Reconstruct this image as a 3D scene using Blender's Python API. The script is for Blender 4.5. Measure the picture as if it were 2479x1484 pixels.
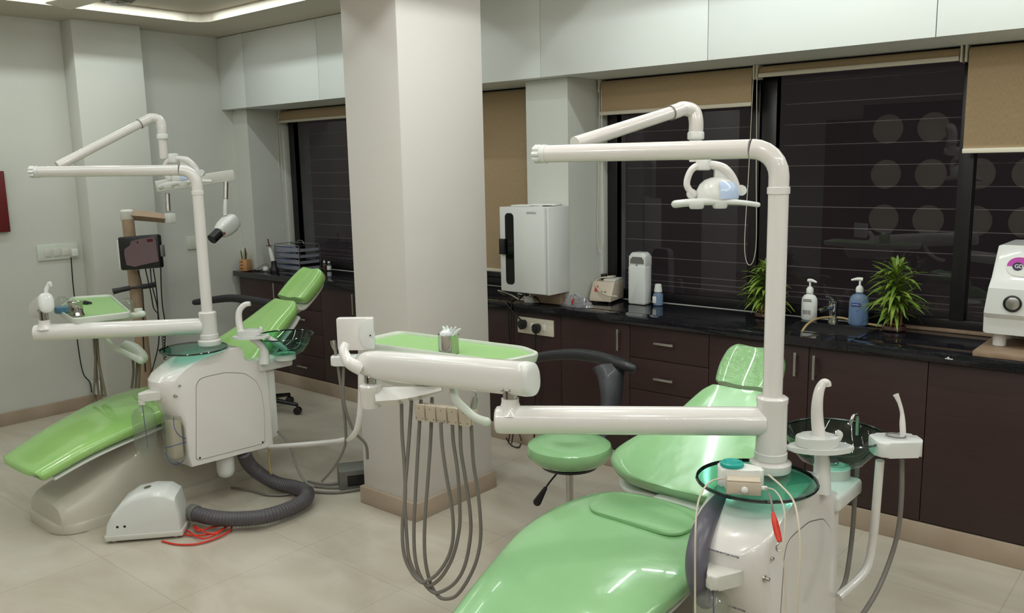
import bpy, bmesh, math, random
from mathutils import Vector, Matrix

random.seed(7)
for o in list(bpy.data.objects):
    bpy.data.objects.remove(o, do_unlink=True)
SC = bpy.context.scene
COL = SC.collection
PI = math.pi

# ------------------------------------------------------------------ camera
cam_d = bpy.data.cameras.new('camera'); cam_d.sensor_width = 36.0; cam_d.sensor_fit = 'HORIZONTAL'
cam_d.lens = 2086.56 * 36.0 / 2479.0
cam_d.clip_start = 0.05
cam = bpy.data.objects.new('camera', cam_d); COL.objects.link(cam)
_yaw, _pit, _rol = [math.radians(a) for a in (-40.651, -9.397, -1.169)]
_f = Vector((math.sin(_yaw) * math.cos(_pit), math.cos(_yaw) * math.cos(_pit), math.sin(_pit)))
_r = Vector((math.cos(_yaw), -math.sin(_yaw), 0)); _u = _r.cross(_f)
_r2 = _r * math.cos(_rol) + _u * math.sin(_rol); _u2 = -_r * math.sin(_rol) + _u * math.cos(_rol)
cam.matrix_world = Matrix(((_r2.x, _u2.x, -_f.x, 0), (_r2.y, _u2.y, -_f.y, 0), (_r2.z, _u2.z, -_f.z, 1.6), (0, 0, 0, 1)))
SC.camera = cam

# ------------------------------------------------------------------ world, exposure, lights
SC.view_settings.view_transform = 'Standard'; SC.view_settings.look = 'None'
SC.view_settings.gamma = 1.0; SC.view_settings.use_curve_mapping = False
SC.view_settings.exposure = -0.58
W = bpy.data.worlds.new('night'); SC.world = W; W.use_nodes = True
W.node_tree.nodes['Background'].inputs[0].default_value = (0.030, 0.024, 0.024, 1)
W.node_tree.nodes['Background'].inputs[1].default_value = 1.0

CZ = 2.57          # ceiling height
BAYS = [(-5.46, -3.60, -0.60, 3.24), (-2.30, 0.60, -0.60, 3.24)]   # ceiling recesses x0,x1,y0,y1
COVE_C = (0.90, 1.0, 0.98)
LAMP_C = (1.0, 0.98, 0.94)

def area(name, loc, direction, sx, sy, power, color, shape='RECTANGLE'):
    d = bpy.data.lights.new(name, 'AREA'); d.shape = shape; d.size = sx
    if shape != 'DISK': d.size_y = sy
    d.energy = power; d.color = color
    o = bpy.data.objects.new(name, d); COL.objects.link(o); o.location = loc
    o.rotation_euler = Vector(direction).to_track_quat('-Z', 'Y').to_euler()
    return o

CI = CZ + 0.06     # inner ceiling of the recesses
for (x0, x1, y0, y1) in BAYS:
    cx, cy = (x0 + x1) / 2, (y0 + y1) / 2
    g = 0.085; zt = CI - 0.006; k = 4.6 if x0 < -4 else 8.0
    area('cove_strip_light', (cx, y1 - g, zt), (0, 0, -1), x1 - x0 - 0.3, 0.02, k * (x1 - x0), COVE_C)
    area('cove_strip_light', (cx, y0 + g, zt), (0, 0, -1), x1 - x0 - 0.3, 0.02, k * (x1 - x0), COVE_C)
    area('cove_strip_light', (x0 + g, cy, zt), (0, 0, -1), 0.02, y1 - y0 - 0.3, k * (y1 - y0), COVE_C)
    area('cove_strip_light', (x1 - g, cy, zt), (0, 0, -1), 0.02, y1 - y0 - 0.3, k * (y1 - y0), COVE_C)
LAMPS = [(-4.75, 2.1), (-4.2, 0.9), (-1.5, 1.9), (-0.55, 0.9), (-1.6, 0.2), (-3.0, 1.2), (0.6, 2.2), (1.2, 0.0)]
LAMPS = LAMPS[:2]
DOMES = [(-1.5, 1.9), (-0.55, 0.9), (-1.7, 0.0), (0.9, 2.2), (1.2, 0.0)]
for (x, y) in LAMPS:
    area('ceiling_lamp_light', (x, y, (CZ if x == -3.0 else CI) - 0.016), (0, 0, -1), 0.13, 0.13, 7, LAMP_C, 'DISK')

# ------------------------------------------------------------------ materials
def lin(c):
    return tuple((v / 12.92 if v <= 0.04045 else ((v + 0.055) / 1.055) ** 2.4) for v in c)
def rgb(r, g, b): return lin((r / 255, g / 255, b / 255)) + (1,)
MATS = {}
def mat(name, col, rough=0.5, metal=0.0, coat=0.0, spec=0.5, bump=None, var=None, emit=None, trans=0.0, stretch=None):
    if name in MATS: return MATS[name]
    m = bpy.data.materials.new(name); m.use_nodes = True; nt = m.node_tree; b = nt.nodes['Principled BSDF']
    b.inputs['Base Color'].default_value = col; b.inputs['Roughness'].default_value = rough
    b.inputs['Metallic'].default_value = metal; b.inputs['Coat Weight'].default_value = coat
    b.inputs['Specular IOR Level'].default_value = spec; b.inputs['Transmission Weight'].default_value = trans
    b.inputs['Coat Roughness'].default_value = 0.05
    if emit: b.inputs['Emission Color'].default_value = emit[0]; b.inputs['Emission Strength'].default_value = emit[1]
    tc = None
    if bump or var:
        tc = nt.nodes.new('ShaderNodeTexCoord'); mp = nt.nodes.new('ShaderNodeMapping')
        nt.links.new(tc.outputs['Object'], mp.inputs[0])
        if stretch: mp.inputs['Scale'].default_value = stretch
    if bump:
        n = nt.nodes.new('ShaderNodeTexNoise'); n.inputs['Scale'].default_value = bump[0]; n.inputs['Detail'].default_value = 4
        bp = nt.nodes.new('ShaderNodeBump'); bp.inputs['Strength'].default_value = bump[1]; bp.inputs['Distance'].default_value = bump[2] if len(bump) > 2 else 0.01
        nt.links.new(mp.outputs[0], n.inputs['Vector']); nt.links.new(n.outputs['Fac'], bp.inputs['Height']); nt.links.new(bp.outputs[0], b.inputs['Normal'])
    if var:
        n = nt.nodes.new('ShaderNodeTexNoise'); n.inputs['Scale'].default_value = var[0]; n.inputs['Detail'].default_value = 5
        r = nt.nodes.new('ShaderNodeValToRGB'); r.color_ramp.elements[0].position = 0.3; r.color_ramp.elements[1].position = 0.7
        r.color_ramp.elements[0].color = var[1]; r.color_ramp.elements[1].color = var[2]
        nt.links.new(mp.outputs[0], n.inputs['Vector']); nt.links.new(n.outputs['Fac'], r.inputs[0]); nt.links.new(r.outputs[0], b.inputs['Base Color'])
    MATS[name] = m
    return m
def glassmat(name, tint, ior=1.5, rough=0.0, solid=0.0, solidcol=None):
    """clear coloured pane: tinted see-through plus a fresnel reflection"""
    if name in MATS: return MATS[name]
    m = bpy.data.materials.new(name); m.use_nodes = True; nt = m.node_tree; nt.nodes.clear()
    out = nt.nodes.new('ShaderNodeOutputMaterial'); mx = nt.nodes.new('ShaderNodeMixShader')
    fr0 = nt.nodes.new('ShaderNodeFresnel'); fr0.inputs[0].default_value = ior
    geo = nt.nodes.new('ShaderNodeNewGeometry'); fr = nt.nodes.new('ShaderNodeMath'); fr.operation = 'SUBTRACT'; fr.use_clamp = True
    nt.links.new(fr0.outputs[0], fr.inputs[0]); nt.links.new(geo.outputs['Backfacing'], fr.inputs[1])   # reflect on the outer face only
    tr = nt.nodes.new('ShaderNodeBsdfTransparent'); tr.inputs[0].default_value = tint
    gl = nt.nodes.new('ShaderNodeBsdfGlossy'); gl.inputs['Roughness'].default_value = rough
    nt.links.new(fr.outputs[0], mx.inputs[0]); nt.links.new(gl.outputs[0], mx.inputs[2]); nt.links.new(mx.outputs[0], out.inputs[0])
    if solid:
        df = nt.nodes.new('ShaderNodeBsdfDiffuse'); df.inputs[0].default_value = solidcol or tint
        m2 = nt.nodes.new('ShaderNodeMixShader'); m2.inputs[0].default_value = solid
        nt.links.new(tr.outputs[0], m2.inputs[1]); nt.links.new(df.outputs[0], m2.inputs[2]); nt.links.new(m2.outputs[0], mx.inputs[1])
    else: nt.links.new(tr.outputs[0], mx.inputs[1])
    MATS[name] = m
    return m

M_wall = mat('wall_paint', rgb(206, 207, 200), 0.6, bump=(60, 0.08), var=(1.2, rgb(204, 205, 197), rgb(210, 211, 204)))
M_pil = mat('pillar_paint', rgb(212, 206, 200), 0.55, bump=(60, 0.06))
M_ceil = mat('ceiling_paint', rgb(198, 189, 174), 0.7)
M_cab = mat('white_laminate', rgb(226, 229, 226), 0.35)
M_gap = mat('dark_gap', rgb(40, 36, 34), 0.8)
M_white = mat('white_enamel', rgb(232, 227, 224), 0.18, coat=0.6)
M_white2 = mat('cool_white_plastic', rgb(226, 227, 224), 0.28, coat=0.4)
M_matte = mat('matte_white_plastic', rgb(214, 212, 204), 0.45)
M_beige = mat('beige_plastic', rgb(205, 190, 172), 0.35, coat=0.2)
M_seam = mat('grey_seam', rgb(120, 116, 112), 0.6)
M_hose = mat('grey_hose', rgb(126, 120, 114), 0.5, bump=(400, 0.2, 0.001))
M_hose2 = mat('brown_grey_hose', rgb(118, 106, 92), 0.5)
M_corr = mat('corrugated_grey', rgb(84, 80, 84), 0.45)
M_arm = mat('violet_grey_rubber', rgb(98, 94, 106), 0.35)
M_chrome = mat('chrome', rgb(190, 188, 184), 0.12, metal=1.0)
M_steel = mat('brushed_steel', rgb(196, 194, 190), 0.3, metal=1.0)
M_black = mat('black_plastic', rgb(26, 25, 27), 0.35)
M_blackr = mat('black_rubber', rgb(34, 34, 38), 0.42, coat=0.1)
M_dark = mat('dark_wenge_laminate', rgb(52, 32, 32), 0.42, var=(6, rgb(50, 31, 31), rgb(58, 37, 36)), stretch=(1, 1, 12))
M_gran = mat('black_granite', rgb(22, 22, 27), 0.08, var=(180, rgb(12, 12, 16), rgb(34, 34, 40)))
M_skirt = mat('beige_skirting_stone', rgb(176, 156, 138), 0.35, var=(5, rgb(168, 148, 130), rgb(184, 166, 148)))
M_blind = mat('tan_roller_fabric', rgb(176, 150, 116), 0.8, bump=(300, 0.3, 0.002), var=(160, rgb(160, 136, 104), rgb(184, 160, 126)), stretch=(4, 4, 0.35))
M_rail = mat('cream_rail', rgb(216, 208, 190), 0.4)
M_frame = mat('black_window_frame', rgb(20, 17, 20), 0.35)
M_jamb = mat('white_jamb', rgb(205, 205, 198), 0.5)
M_grill = mat('grille_bar', rgb(170, 156, 148), 0.5)
M_wood = mat('light_wood', rgb(190, 140, 92), 0.5, var=(12, rgb(180, 128, 80), rgb(200, 152, 104)), stretch=(1, 8, 1))
M_board = mat('board_wood', rgb(150, 125, 104), 0.5, var=(12, rgb(140, 115, 95), rgb(162, 137, 115)), stretch=(1, 8, 1))
M_brown = mat('brown_paper_wrap', rgb(160, 136, 112), 0.6, bump=(25, 0.5, 0.01))
M_red = mat('red_plastic', rgb(216, 58, 40), 0.4)
M_redp = mat('dark_red_panel', rgb(104, 28, 30), 0.5)
M_teal = mat('teal_plastic', rgb(30, 160, 150), 0.4)
M_blue = mat('blue_plastic', rgb(40, 60, 130), 0.4)
M_pink = mat('magenta_print', rgb(190, 70, 170), 0.4)
M_navy = mat('navy_print', rgb(44, 44, 78), 0.4)
M_paper = mat('paper_white', rgb(232, 232, 228), 0.7)
M_cotton = mat('cotton', rgb(232, 236, 236), 0.95, bump=(80, 0.8, 0.01))
M_leaf = mat('leaf_green', rgb(110, 140, 48), 0.45, var=(14, rgb(70, 110, 30), rgb(152, 172, 74)))
M_stalk = mat('bamboo_stalk', rgb(128, 96, 50), 0.5, var=(20, rgb(110, 80, 40), rgb(146, 120, 64)))
M_pot = mat('brown_pot', rgb(72, 44, 34), 0.3)
M_cream = mat('cream_cable', rgb(206, 196, 176), 0.45)
M_tan = mat('tan_hose', rgb(186, 160, 112), 0.45)
M_maroon = mat('maroon_plastic', rgb(80, 20, 34), 0.3)
M_grn = mat('pale_green_plastic', rgb(212, 217, 206), 0.3)
M_mat = mat('green_tray_mat', rgb(150, 192, 124), 0.5)
M_lampglow = mat('lamp_diffuser', rgb(255, 250, 240), 0.4, emit=((1, 0.97, 0.9, 1), 9))
M_reflector = mat('blue_white_reflector', rgb(196, 214, 244), 0.2, coat=0.5)
M_boxbase = mat('cast_base_cover', rgb(205, 198, 184), 0.35, coat=0.2)
M_greybox = mat('grey_metal_box', rgb(112, 112, 106), 0.5)
M_scr = mat('dusky_film', rgb(112, 92, 96), 0.3, bump=(18, 0.4, 0.01))

def vinyl(name, a, bcol, dirt):
    m = mat(name, a, 0.2, coat=0.55, bump=(9, 0.10, 0.03), var=(2.2, a, bcol))
    return m
M_vinA = vinyl('green_vinyl_near', rgb(144, 194, 138), rgb(156, 203, 148), None)
M_vinB = vinyl('green_vinyl_far', rgb(142, 192, 104), rgb(160, 206, 120), None)
M_wrap = mat('green_vinyl_under_film', rgb(148, 196, 136), 0.1, coat=1.0, bump=(45, 0.9, 0.012))

G_disc = glassmat('green_glass', (0.50, 0.80, 0.71, 1), 1.5)
G_bowl = glassmat('green_bowl_glass', (0.62, 0.87, 0.79, 1), 1.5)
G_rim = mat('green_glass_edge', rgb(14, 40, 36), 0.1, coat=0.8)
G_win = glassmat('window_glass', (0.75, 0.75, 0.78, 1), 1.62)
G_clear = glassmat('clear_plastic', (0.84, 0.86, 0.82, 1), 1.42, 0.03, 0.12, rgb(200, 205, 195))
G_film = glassmat('thin_film', (0.86, 0.86, 0.87, 1), 1.5, 0.05, 0.22, rgb(220, 215, 220))
G_blue = glassmat('blue_liquid', (0.45, 0.75, 0.88, 1), 1.4, 0.02, 0.75, rgb(50, 140, 200))
G_ice = glassmat('pale_blue_plastic', (0.6, 0.75, 0.9, 1), 1.4, 0.05, 0.45, rgb(160, 185, 215))
G_grey = glassmat('grey_acrylic', (0.82, 0.82, 0.86, 1), 1.45, 0.03, 0.45, rgb(176, 178, 190))
G_smoke = glassmat('smoked_glass', (0.06, 0.05, 0.055, 1), 1.5)

def floor_mat():
    m = bpy.data.materials.new('polished_beige_tiles'); m.use_nodes = True; nt = m.node_tree; b = nt.nodes['Principled BSDF']
    tc = nt.nodes.new('ShaderNodeTexCoord'); mp = nt.nodes.new('ShaderNodeMapping'); mp.inputs['Scale'].default_value = (1, 2.2, 1)
    nt.links.new(tc.outputs['Object'], mp.inputs[0])
    n = nt.nodes.new('ShaderNodeTexNoise'); n.inputs['Scale'].default_value = 1.6; n.inputs['Detail'].default_value = 7; n.inputs['Distortion'].default_value = 1.2
    r = nt.nodes.new('ShaderNodeValToRGB'); r.color_ramp.elements[0].position = 0.32; r.color_ramp.elements[1].position = 0.68
    r.color_ramp.elements[0].color = rgb(186, 175, 158); r.color_ramp.elements[1].color = rgb(203, 195, 181)
    nt.links.new(mp.outputs[0], n.inputs[0]); nt.links.new(n.outputs['Fac'], r.inputs[0])
    br = nt.nodes.new('ShaderNodeTexBrick'); br.offset = 0.0; br.inputs['Scale'].default_value = 1.0
    br.inputs['Brick Width'].default_value = 0.6; br.inputs['Row Height'].default_value = 0.6; br.inputs['Mortar Size'].default_value = 0.0016
    br.inputs['Color1'].default_value = (1, 1, 1, 1); br.inputs['Color2'].default_value = (1, 1, 1, 1); br.inputs['Mortar'].default_value = (0.80, 0.77, 0.73, 1)
    mp2 = nt.nodes.new('ShaderNodeMapping'); mp2.inputs['Location'].default_value = (0.55, -0.25, 0)
    nt.links.new(tc.outputs['Object'], mp2.inputs[0]); nt.links.new(mp2.outputs[0], br.inputs[0])
    mx = nt.nodes.new('ShaderNodeMix'); mx.data_type = 'RGBA'; mx.blend_type = 'MULTIPLY'; mx.inputs[0].default_value = 1
    nt.links.new(r.outputs[0], mx.inputs[6]); nt.links.new(br.outputs[0], mx.inputs[7]); nt.links.new(mx.outputs[2], b.inputs['Base Color'])
    b.inputs['Roughness'].default_value = 0.16; b.inputs['Specular IOR Level'].default_value = 0.5
    return m
M_floor = floor_mat()

# ------------------------------------------------------------------ mesh helpers (all shapes are given in metres in the room's frame)
ORG = {}
def finish(name, bm, m, parent=None, smooth=40, origin=None):
    me = bpy.data.meshes.new(name)
    bmesh.ops.remove_doubles(bm, verts=bm.verts, dist=1e-6)
    bmesh.ops.recalc_face_normals(bm, faces=bm.faces)
    org = Vector((0, 0, 0))
    if parent is not None: org = ORG[parent.name]
    elif origin is not None: org = Vector(origin)
    bmesh.ops.translate(bm, verts=bm.verts, vec=-org)
    bm.to_mesh(me); bm.free()
    for p in me.polygons: p.use_smooth = True
    me.set_sharp_from_angle(angle=math.radians(smooth))
    me.materials.append(m)
    o = bpy.data.objects.new(name, me); COL.objects.link(o)
    if parent is not None: o.parent = parent
    else: o.location = org
    ORG[o.name] = org
    return o
def tag(o, label=None, cat=None, group=None, kind=None):
    if label: o['label'] = label
    if cat: o['category'] = cat
    if group: o['group'] = group
    if kind: o['kind'] = kind
    return o
def thing(name, loc, label, cat, group=None):
    o = bpy.data.objects.new(name, None); COL.objects.link(o); o.location = loc; o.empty_display_size = 0.05
    ORG[o.name] = Vector(loc)
    return tag(o, label, cat, group)
def B(): return bmesh.new()
def box(bm, x0, x1, y0, y1, z0, z1, r=0.0, seg=2, mtx=None):
    vs = [bm.verts.new(p) for p in ((x0, y0, z0), (x1, y0, z0), (x1, y1, z0), (x0, y1, z0), (x0, y0, z1), (x1, y0, z1), (x1, y1, z1), (x0, y1, z1))]
    fs = [bm.faces.new([vs[i] for i in q]) for q in ((3, 2, 1, 0), (4, 5, 6, 7), (0, 1, 5, 4), (1, 2, 6, 5), (2, 3, 7, 6), (3, 0, 4, 7))]
    out = vs
    if r > 0:
        es = list({e for f in fs for e in f.edges})
        res = bmesh.ops.bevel(bm, geom=es, offset=r, segments=seg, affect='EDGES', profile=0.5, clamp_overlap=True)
        out = list({v for f in res['faces'] for v in f.verts} | {v for v in vs if v.is_valid})
    if mtx is not None: bmesh.ops.transform(bm, matrix=mtx, verts=out)
    return out
def frame_for(d, up=None):
    d = Vector(d).normalized()
    up = Vector(up) if up is not None else (Vector((0, 0, 1)) if abs(d.z) < 0.9 else Vector((1, 0, 0)))
    a = d.cross(up); 
    if a.length < 1e-6: a = d.cross(Vector((1, 0, 0)))
    a.normalize(); b = a.cross(d).normalized()
    return a, b
def smooth_path(pts, n=6, closed=False):
    P = [Vector(p) for p in pts]
    if len(P) < 3 or n <= 1: return P
    out = []
    N = len(P); R = range(N if closed else N - 1)
    for i in R:
        if closed: p0, p1, p2, p3 = P[i - 1], P[i], P[(i + 1) % N], P[(i + 2) % N]
        else: p0, p1, p2, p3 = P[max(i - 1, 0)], P[i], P[i + 1], P[min(i + 2, N - 1)]
        for k in range(n):
            t = k / n
            out.append(0.5 * ((2 * p1) + (-p0 + p2) * t + (2 * p0 - 5 * p1 + 4 * p2 - p3) * t * t + (-p0 + 3 * p1 - 3 * p2 + p3) * t ** 3))
    if not closed: out.append(P[-1])
    return out
def ring_bridge(bm, rings, cap0=True, cap1=True, loop=False):
    n = len(rings[0])
    for i in range(len(rings) - (0 if loop else 1)):
        a, b = rings[i], rings[(i + 1) % len(rings)]
        for k in range(n):
            try: bm.faces.new((a[k], a[(k + 1) % n], b[(k + 1) % n], b[k]))
            except ValueError: pass
    if not loop:
        if cap0: bm.faces.new(list(reversed(rings[0])))
        if cap1: bm.faces.new(rings[-1])
def tube(bm, pts, r, seg=12, n=6, flat=1.0, closed=False, rounded=False, up=None):
    """r: number or list per control point; flat = second axis ratio"""
    P = smooth_path(pts, n, closed)
    if isinstance(r, (list, tuple)):
        rr = []
        m = len(pts) - 1
        for i in range(len(P)):
            t = i / (len(P) - 1) * m; j = min(int(t), m - 1); rr.append(r[j] + (r[j + 1] - r[j]) * (t - j))
    else: rr = [r] * len(P)
    if rounded:
        d0 = (P[0] - P[1]).normalized(); d1 = (P[-1] - P[-2]).normalized(); r0, r1 = rr[0], rr[-1]
        pre = [(P[0] + d0 * r0 * math.sin(a), r0 * math.cos(a)) for a in (1.45, 1.1, 0.75, 0.4)]
        post = [(P[-1] + d1 * r1 * math.sin(a), r1 * math.cos(a)) for a in (0.4, 0.75, 1.1, 1.45)]
        P = [p for p, _ in pre] + P + [p for p, _ in post]; rr = [q for _, q in pre] + rr + [q for _, q in post]
    rings = []; a = None
    N = len(P)
    for i, p in enumerate(P):
        if closed: d = P[(i + 1) % N] - P[i - 1]
        else: d = P[min(i + 1, N - 1)] - P[max(i - 1, 0)]
        if d.length < 1e-9: d = Vector((0, 0, 1))
        d.normalize()
        if up is not None: a, b = frame_for(d, up)
        elif a is None: a, b = frame_for(d)
        else:
            a = (a - d * a.dot(d)); a.normalize(); b = a.cross(d).normalized()
        rings.append([bm.verts.new(p + (a * math.cos(2 * PI * k / seg) * flat + b * math.sin(2 * PI * k / seg)) * rr[i]) for k in range(seg)])
    ring_bridge(bm, rings, loop=closed)
def lathe(bm, prof, c=(0, 0, 0), seg=24, axis=(0, 0, 1), cap=True):
    ax = Vector(axis).normalized(); a, b = frame_for(ax); c = Vector(c)
    rings = []
    for (r, h) in prof:
        rings.append([bm.verts.new(c + ax * h + (a * math.cos(2 * PI * k / seg) + b * math.sin(2 * PI * k / seg)) * max(r, 1e-4)) for k in range(seg)])
    ring_bridge(bm, rings, cap, cap)
def cyl(bm, p0, p1, r, seg=20, r1=None):
    p0 = Vector(p0); p1 = Vector(p1); L = (p1 - p0).length; r1 = r if r1 is None else r1; e = min(0.002, r * 0.2, L * 0.2)
    lathe(bm, [(r - e, 0), (r, e), (r1, L - e), (r1 - e, L)], p0, seg, (p1 - p0))
def prism(bm, poly, z0, z1, mtx=None, bev=0.0, segs=2):
    """poly in local xy, extruded along local z, then mtx"""
    a = [bm.verts.new((p[0], p[1], z0)) for p in poly]; b = [bm.verts.new((p[0], p[1], z1)) for p in poly]
    fs = [bm.faces.new(list(reversed(a))), bm.faces.new(b)]
    es = list(fs[0].edges) + list(fs[1].edges)
    for i in range(len(poly)): bm.faces.new((a[i], a[(i + 1) % len(poly)], b[(i + 1) % len(poly)], b[i]))
    out = a + b
    if bev:
        res = bmesh.ops.bevel(bm, geom=es, offset=bev, segments=segs, affect='EDGES', profile=0.5, clamp_overlap=True)
        out = list({v for f in res['faces'] for v in f.verts} | {v for v in out if v.is_valid})
        lk = set(out)
        for v in list(out):
            for f in v.link_faces: lk |= set(f.verts)
        out = list(lk)
    if mtx is not None: bmesh.ops.transform(bm, matrix=mtx, verts=out)
def basis(o, x, y, z):
    x, y, z = Vector(x), Vector(y), Vector(z)
    return Matrix(((x.x, y.x, z.x, o[0]), (x.y, y.y, z.y, o[1]), (x.z, y.z, z.z, o[2]), (0, 0, 0, 1)))
def YZ(x=0): return basis((x, 0, 0), (0, 1, 0), (0, 0, 1), (1, 0, 0))      # local xy -> world yz, depth along x
def XZ(y=0): return basis((0, y, 0), (1, 0, 0), (0, 0, 1), (0, -1, 0))     # local xy -> world xz, depth towards -y
def rrect(x0, x1, y0, y1, r, n=5):
    out = []
    for (cx, cy, a0) in ((x1 - r, y0 + r, -PI / 2), (x1 - r, y1 - r, 0), (x0 + r, y1 - r, PI / 2), (x0 + r, y0 + r, PI)):
        for k in range(n + 1):
            a = a0 + PI / 2 * k / n; out.append((cx + r * math.cos(a), cy + r * math.sin(a)))
    return out
def round_poly(pts, r, n=5):
    out = []; N = len(pts)
    for i in range(N):
        p0, p1, p2 = Vector(pts[i - 1]), Vector(pts[i]), Vector(pts[(i + 1) % N])
        a = (p0 - p1); b = (p2 - p1); rr = min(r, a.length * 0.45, b.length * 0.45)
        A = p1 + a.normalized() * rr; C = p1 + b.normalized() * rr
        for k in range(n + 1):
            t = k / n; out.append(tuple((1 - t) ** 2 * A + 2 * t * (1 - t) * p1 + t * t * C))
    return out
def cushion(bm, st, cx, nseg=40, pw=3.2, dish=0.0):
    """st: (y, ztop, halfwidth, thickness); superellipse sections across x along a bent path"""
    P = []
    n = len(st)
    sub = 5
    for i in range(n - 1):
        p0, p1, p2, p3 = st[max(i - 1, 0)], st[i], st[i + 1], st[min(i + 2, n - 1)]
        for k in range(sub):
            t = k / sub
            P.append([0.5 * ((2 * b) + (-a + c) * t + (2 * a - 5 * b + 4 * c - d) * t * t + (-a + 3 * b - 3 * c + d) * t ** 3) for a, b, c, d in zip(p0, p1, p2, p3)])
    P.append(list(st[-1]))
    rings = []
    for i, (y, z, w, t) in enumerate(P):
        q0, q1 = P[max(i - 1, 0)], P[min(i + 1, len(P) - 1)]
        d = Vector((0, q1[0] - q0[0], q1[1] - q0[1]))
        d = d.normalized() if d.length > 1e-6 else Vector((0, 1, 0))
        nrm = Vector((0, -d.z, d.y))
        if nrm.z < 0: nrm = -nrm
        c = Vector((cx, y, z)) - nrm * (t / 2)
        w = max(w, 0.004); t = max(t, 0.004)
        ring = []
        for k in range(nseg):
            a = 2 * PI * k / nseg; ca, sa = math.cos(a), math.sin(a)
            X = math.copysign(abs(ca) ** (2 / pw), ca) * w; Z = math.copysign(abs(sa) ** (2 / pw * 1.15), sa) * t / 2
            if dish and Z > 0: Z -= dish * (1 - (X / w) ** 2) ** 2
            ring.append(bm.verts.new(c + Vector((X, 0, 0)) + nrm * Z))
        rings.append(ring)
    ring_bridge(bm, rings)
def cable(name, pts, r, m, parent=None, label=None, cat=None, group=None, seg=8, n=8):
    b = B(); tube(b, pts, r, seg, n)
    o = finish(name, b, m, parent, 60, origin=None if parent is not None else pts[0])
    if label: tag(o, label, cat, group)
    return o
def text_obj(name, s, size, mtx, m, parent, extrude=0.0006, align='CENTER', bold=False):
    c = bpy.data.curves.new(name, 'FONT'); c.body = s; c.size = size; c.extrude = extrude; c.align_x = align; c.align_y = 'CENTER'
    if bold: c.offset = size * 0.015
    t = bpy.data.objects.new(name, c); COL.objects.link(t)
    bpy.context.view_layer.update()
    me = bpy.data.meshes.new_from_object(t.evaluated_get(bpy.context.evaluated_depsgraph_get()))
    bpy.data.objects.remove(t, do_unlink=True)
    b = B(); b.from_mesh(me); bmesh.ops.transform(b, matrix=mtx, verts=b.verts)
    return finish(name, b, m, parent, 30)
def simple(name, m, fn, label=None, cat=None, group=None, parent=None, origin=None, smooth=40, kind=None):
    b = B(); fn(b); o = finish(name, b, m, parent, smooth, origin)
    return tag(o, label, cat, group, kind)
def struct(name, m, fn, parent=None):
    b = B(); fn(b); o = finish(name, b, m, parent, 40)
    if parent is None: o['kind'] = 'structure'
    return o

# ================================================================== THE ROOM
XL, XR, YB, YF = -5.99, 2.4, -2.6, 4.30
YW = 4.10   # window plane
struct('floor', M_floor, lambda b: box(b, XL - 0.1, XR + 0.1, YB - 0.1, YF, -0.1, 0))
def wall_l(b):
    box(b, XL - 0.12, XL, YB, YF, 0, 2.9)
    box(b, XL, -5.825, 2.53, 2.985, 0, CZ, 0.004)
struct('wall_left', M_wall, wall_l)
struct('wall_right', M_wall, lambda b: box(b, XR, XR + 0.12, YB, YF, 0, 2.9))
struct('wall_back', M_wall, lambda b: box(b, XL, XR, YB - 0.12, YB, 0, 2.9))
PY = 3.745
struct('wall_pilaster_corner', M_wall, lambda b: box(b, XL, -5.80, PY, YF, 0.83, 2.044))
struct('wall_pilaster_middle', M_wall, lambda b: box(b, -3.085, -2.80, PY, YF, 0.83, 2.044))
struct('wall_window_lower', M_wall, lambda b: box(b, XL, XR, YW, YF, 0, 0.83))
struct('wall_window_upper', M_wall, lambda b: box(b, XL, XR, 4.06, YF, 2.056, 2.57))

def ceil(b):
    zs = CZ, 2.80
    xs = [XL - 0.1, BAYS[0][0], BAYS[0][1], BAYS[1][0], BAYS[1][1], XR + 0.1]
    y0, y1 = BAYS[0][2], BAYS[0][3]
    for i in (0, 2, 4): box(b, xs[i], xs[i + 1], YB - 0.1, YF, zs[0], zs[1])
    for i in (1, 3):
        box(b, xs[i], xs[i + 1], YB - 0.1, y0, zs[0], zs[1]); box(b, xs[i], xs[i + 1], y1, YF, zs[0], zs[1])
        c = 0.10
        for (sx, X) in ((1, xs[i]), (-1, xs[i + 1])):
            for (sy, Yv) in ((1, y0), (-1, y1)):
                prism(b, [(X, Yv), (X + sx * c, Yv), (X + sx * c * 0.3, Yv + sy * c * 0.3), (X, Yv + sy * c)], zs[0], zs[1])
    box(b, XL - 0.1, XR + 0.1, YB - 0.1, YF, 2.80, 2.9)
struct('ceiling', M_ceil, ceil)
# inner ceiling of the two shallow recesses
for i, (x0, x1, y0, y1) in enumerate(BAYS):
    struct('trim_%d' % (i + 1), M_ceil, lambda b: box(b, x0 - 0.02, x1 + 0.02, y0 - 0.02, y1 + 0.02, CI, CI + 0.02))
# round ceiling lamps
for (x, y) in LAMPS:
    z = CZ if x == -3.0 else CI
    t = thing('ceiling_downlight', (x, y, z), {-4.75: 'round flush ceiling lamp near the ceiling fan, over the farther chair', -4.2: 'round flush ceiling lamp in front of the fan, away from the windows', -3.0: 'round flush ceiling lamp before the pillar'}[x], 'ceiling light', 'round recessed ceiling lamps')
    simple('rim', M_white, lambda b: lathe(b, [(0.068, 0), (0.068, -0.012), (0.09, -0.012), (0.092, 0)], (x, y, z), 24, cap=False), parent=t)
    simple('diffuser', M_lampglow, lambda b: cyl(b, (x, y, z - 0.002), (x, y, z), 0.068), parent=t)

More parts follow.
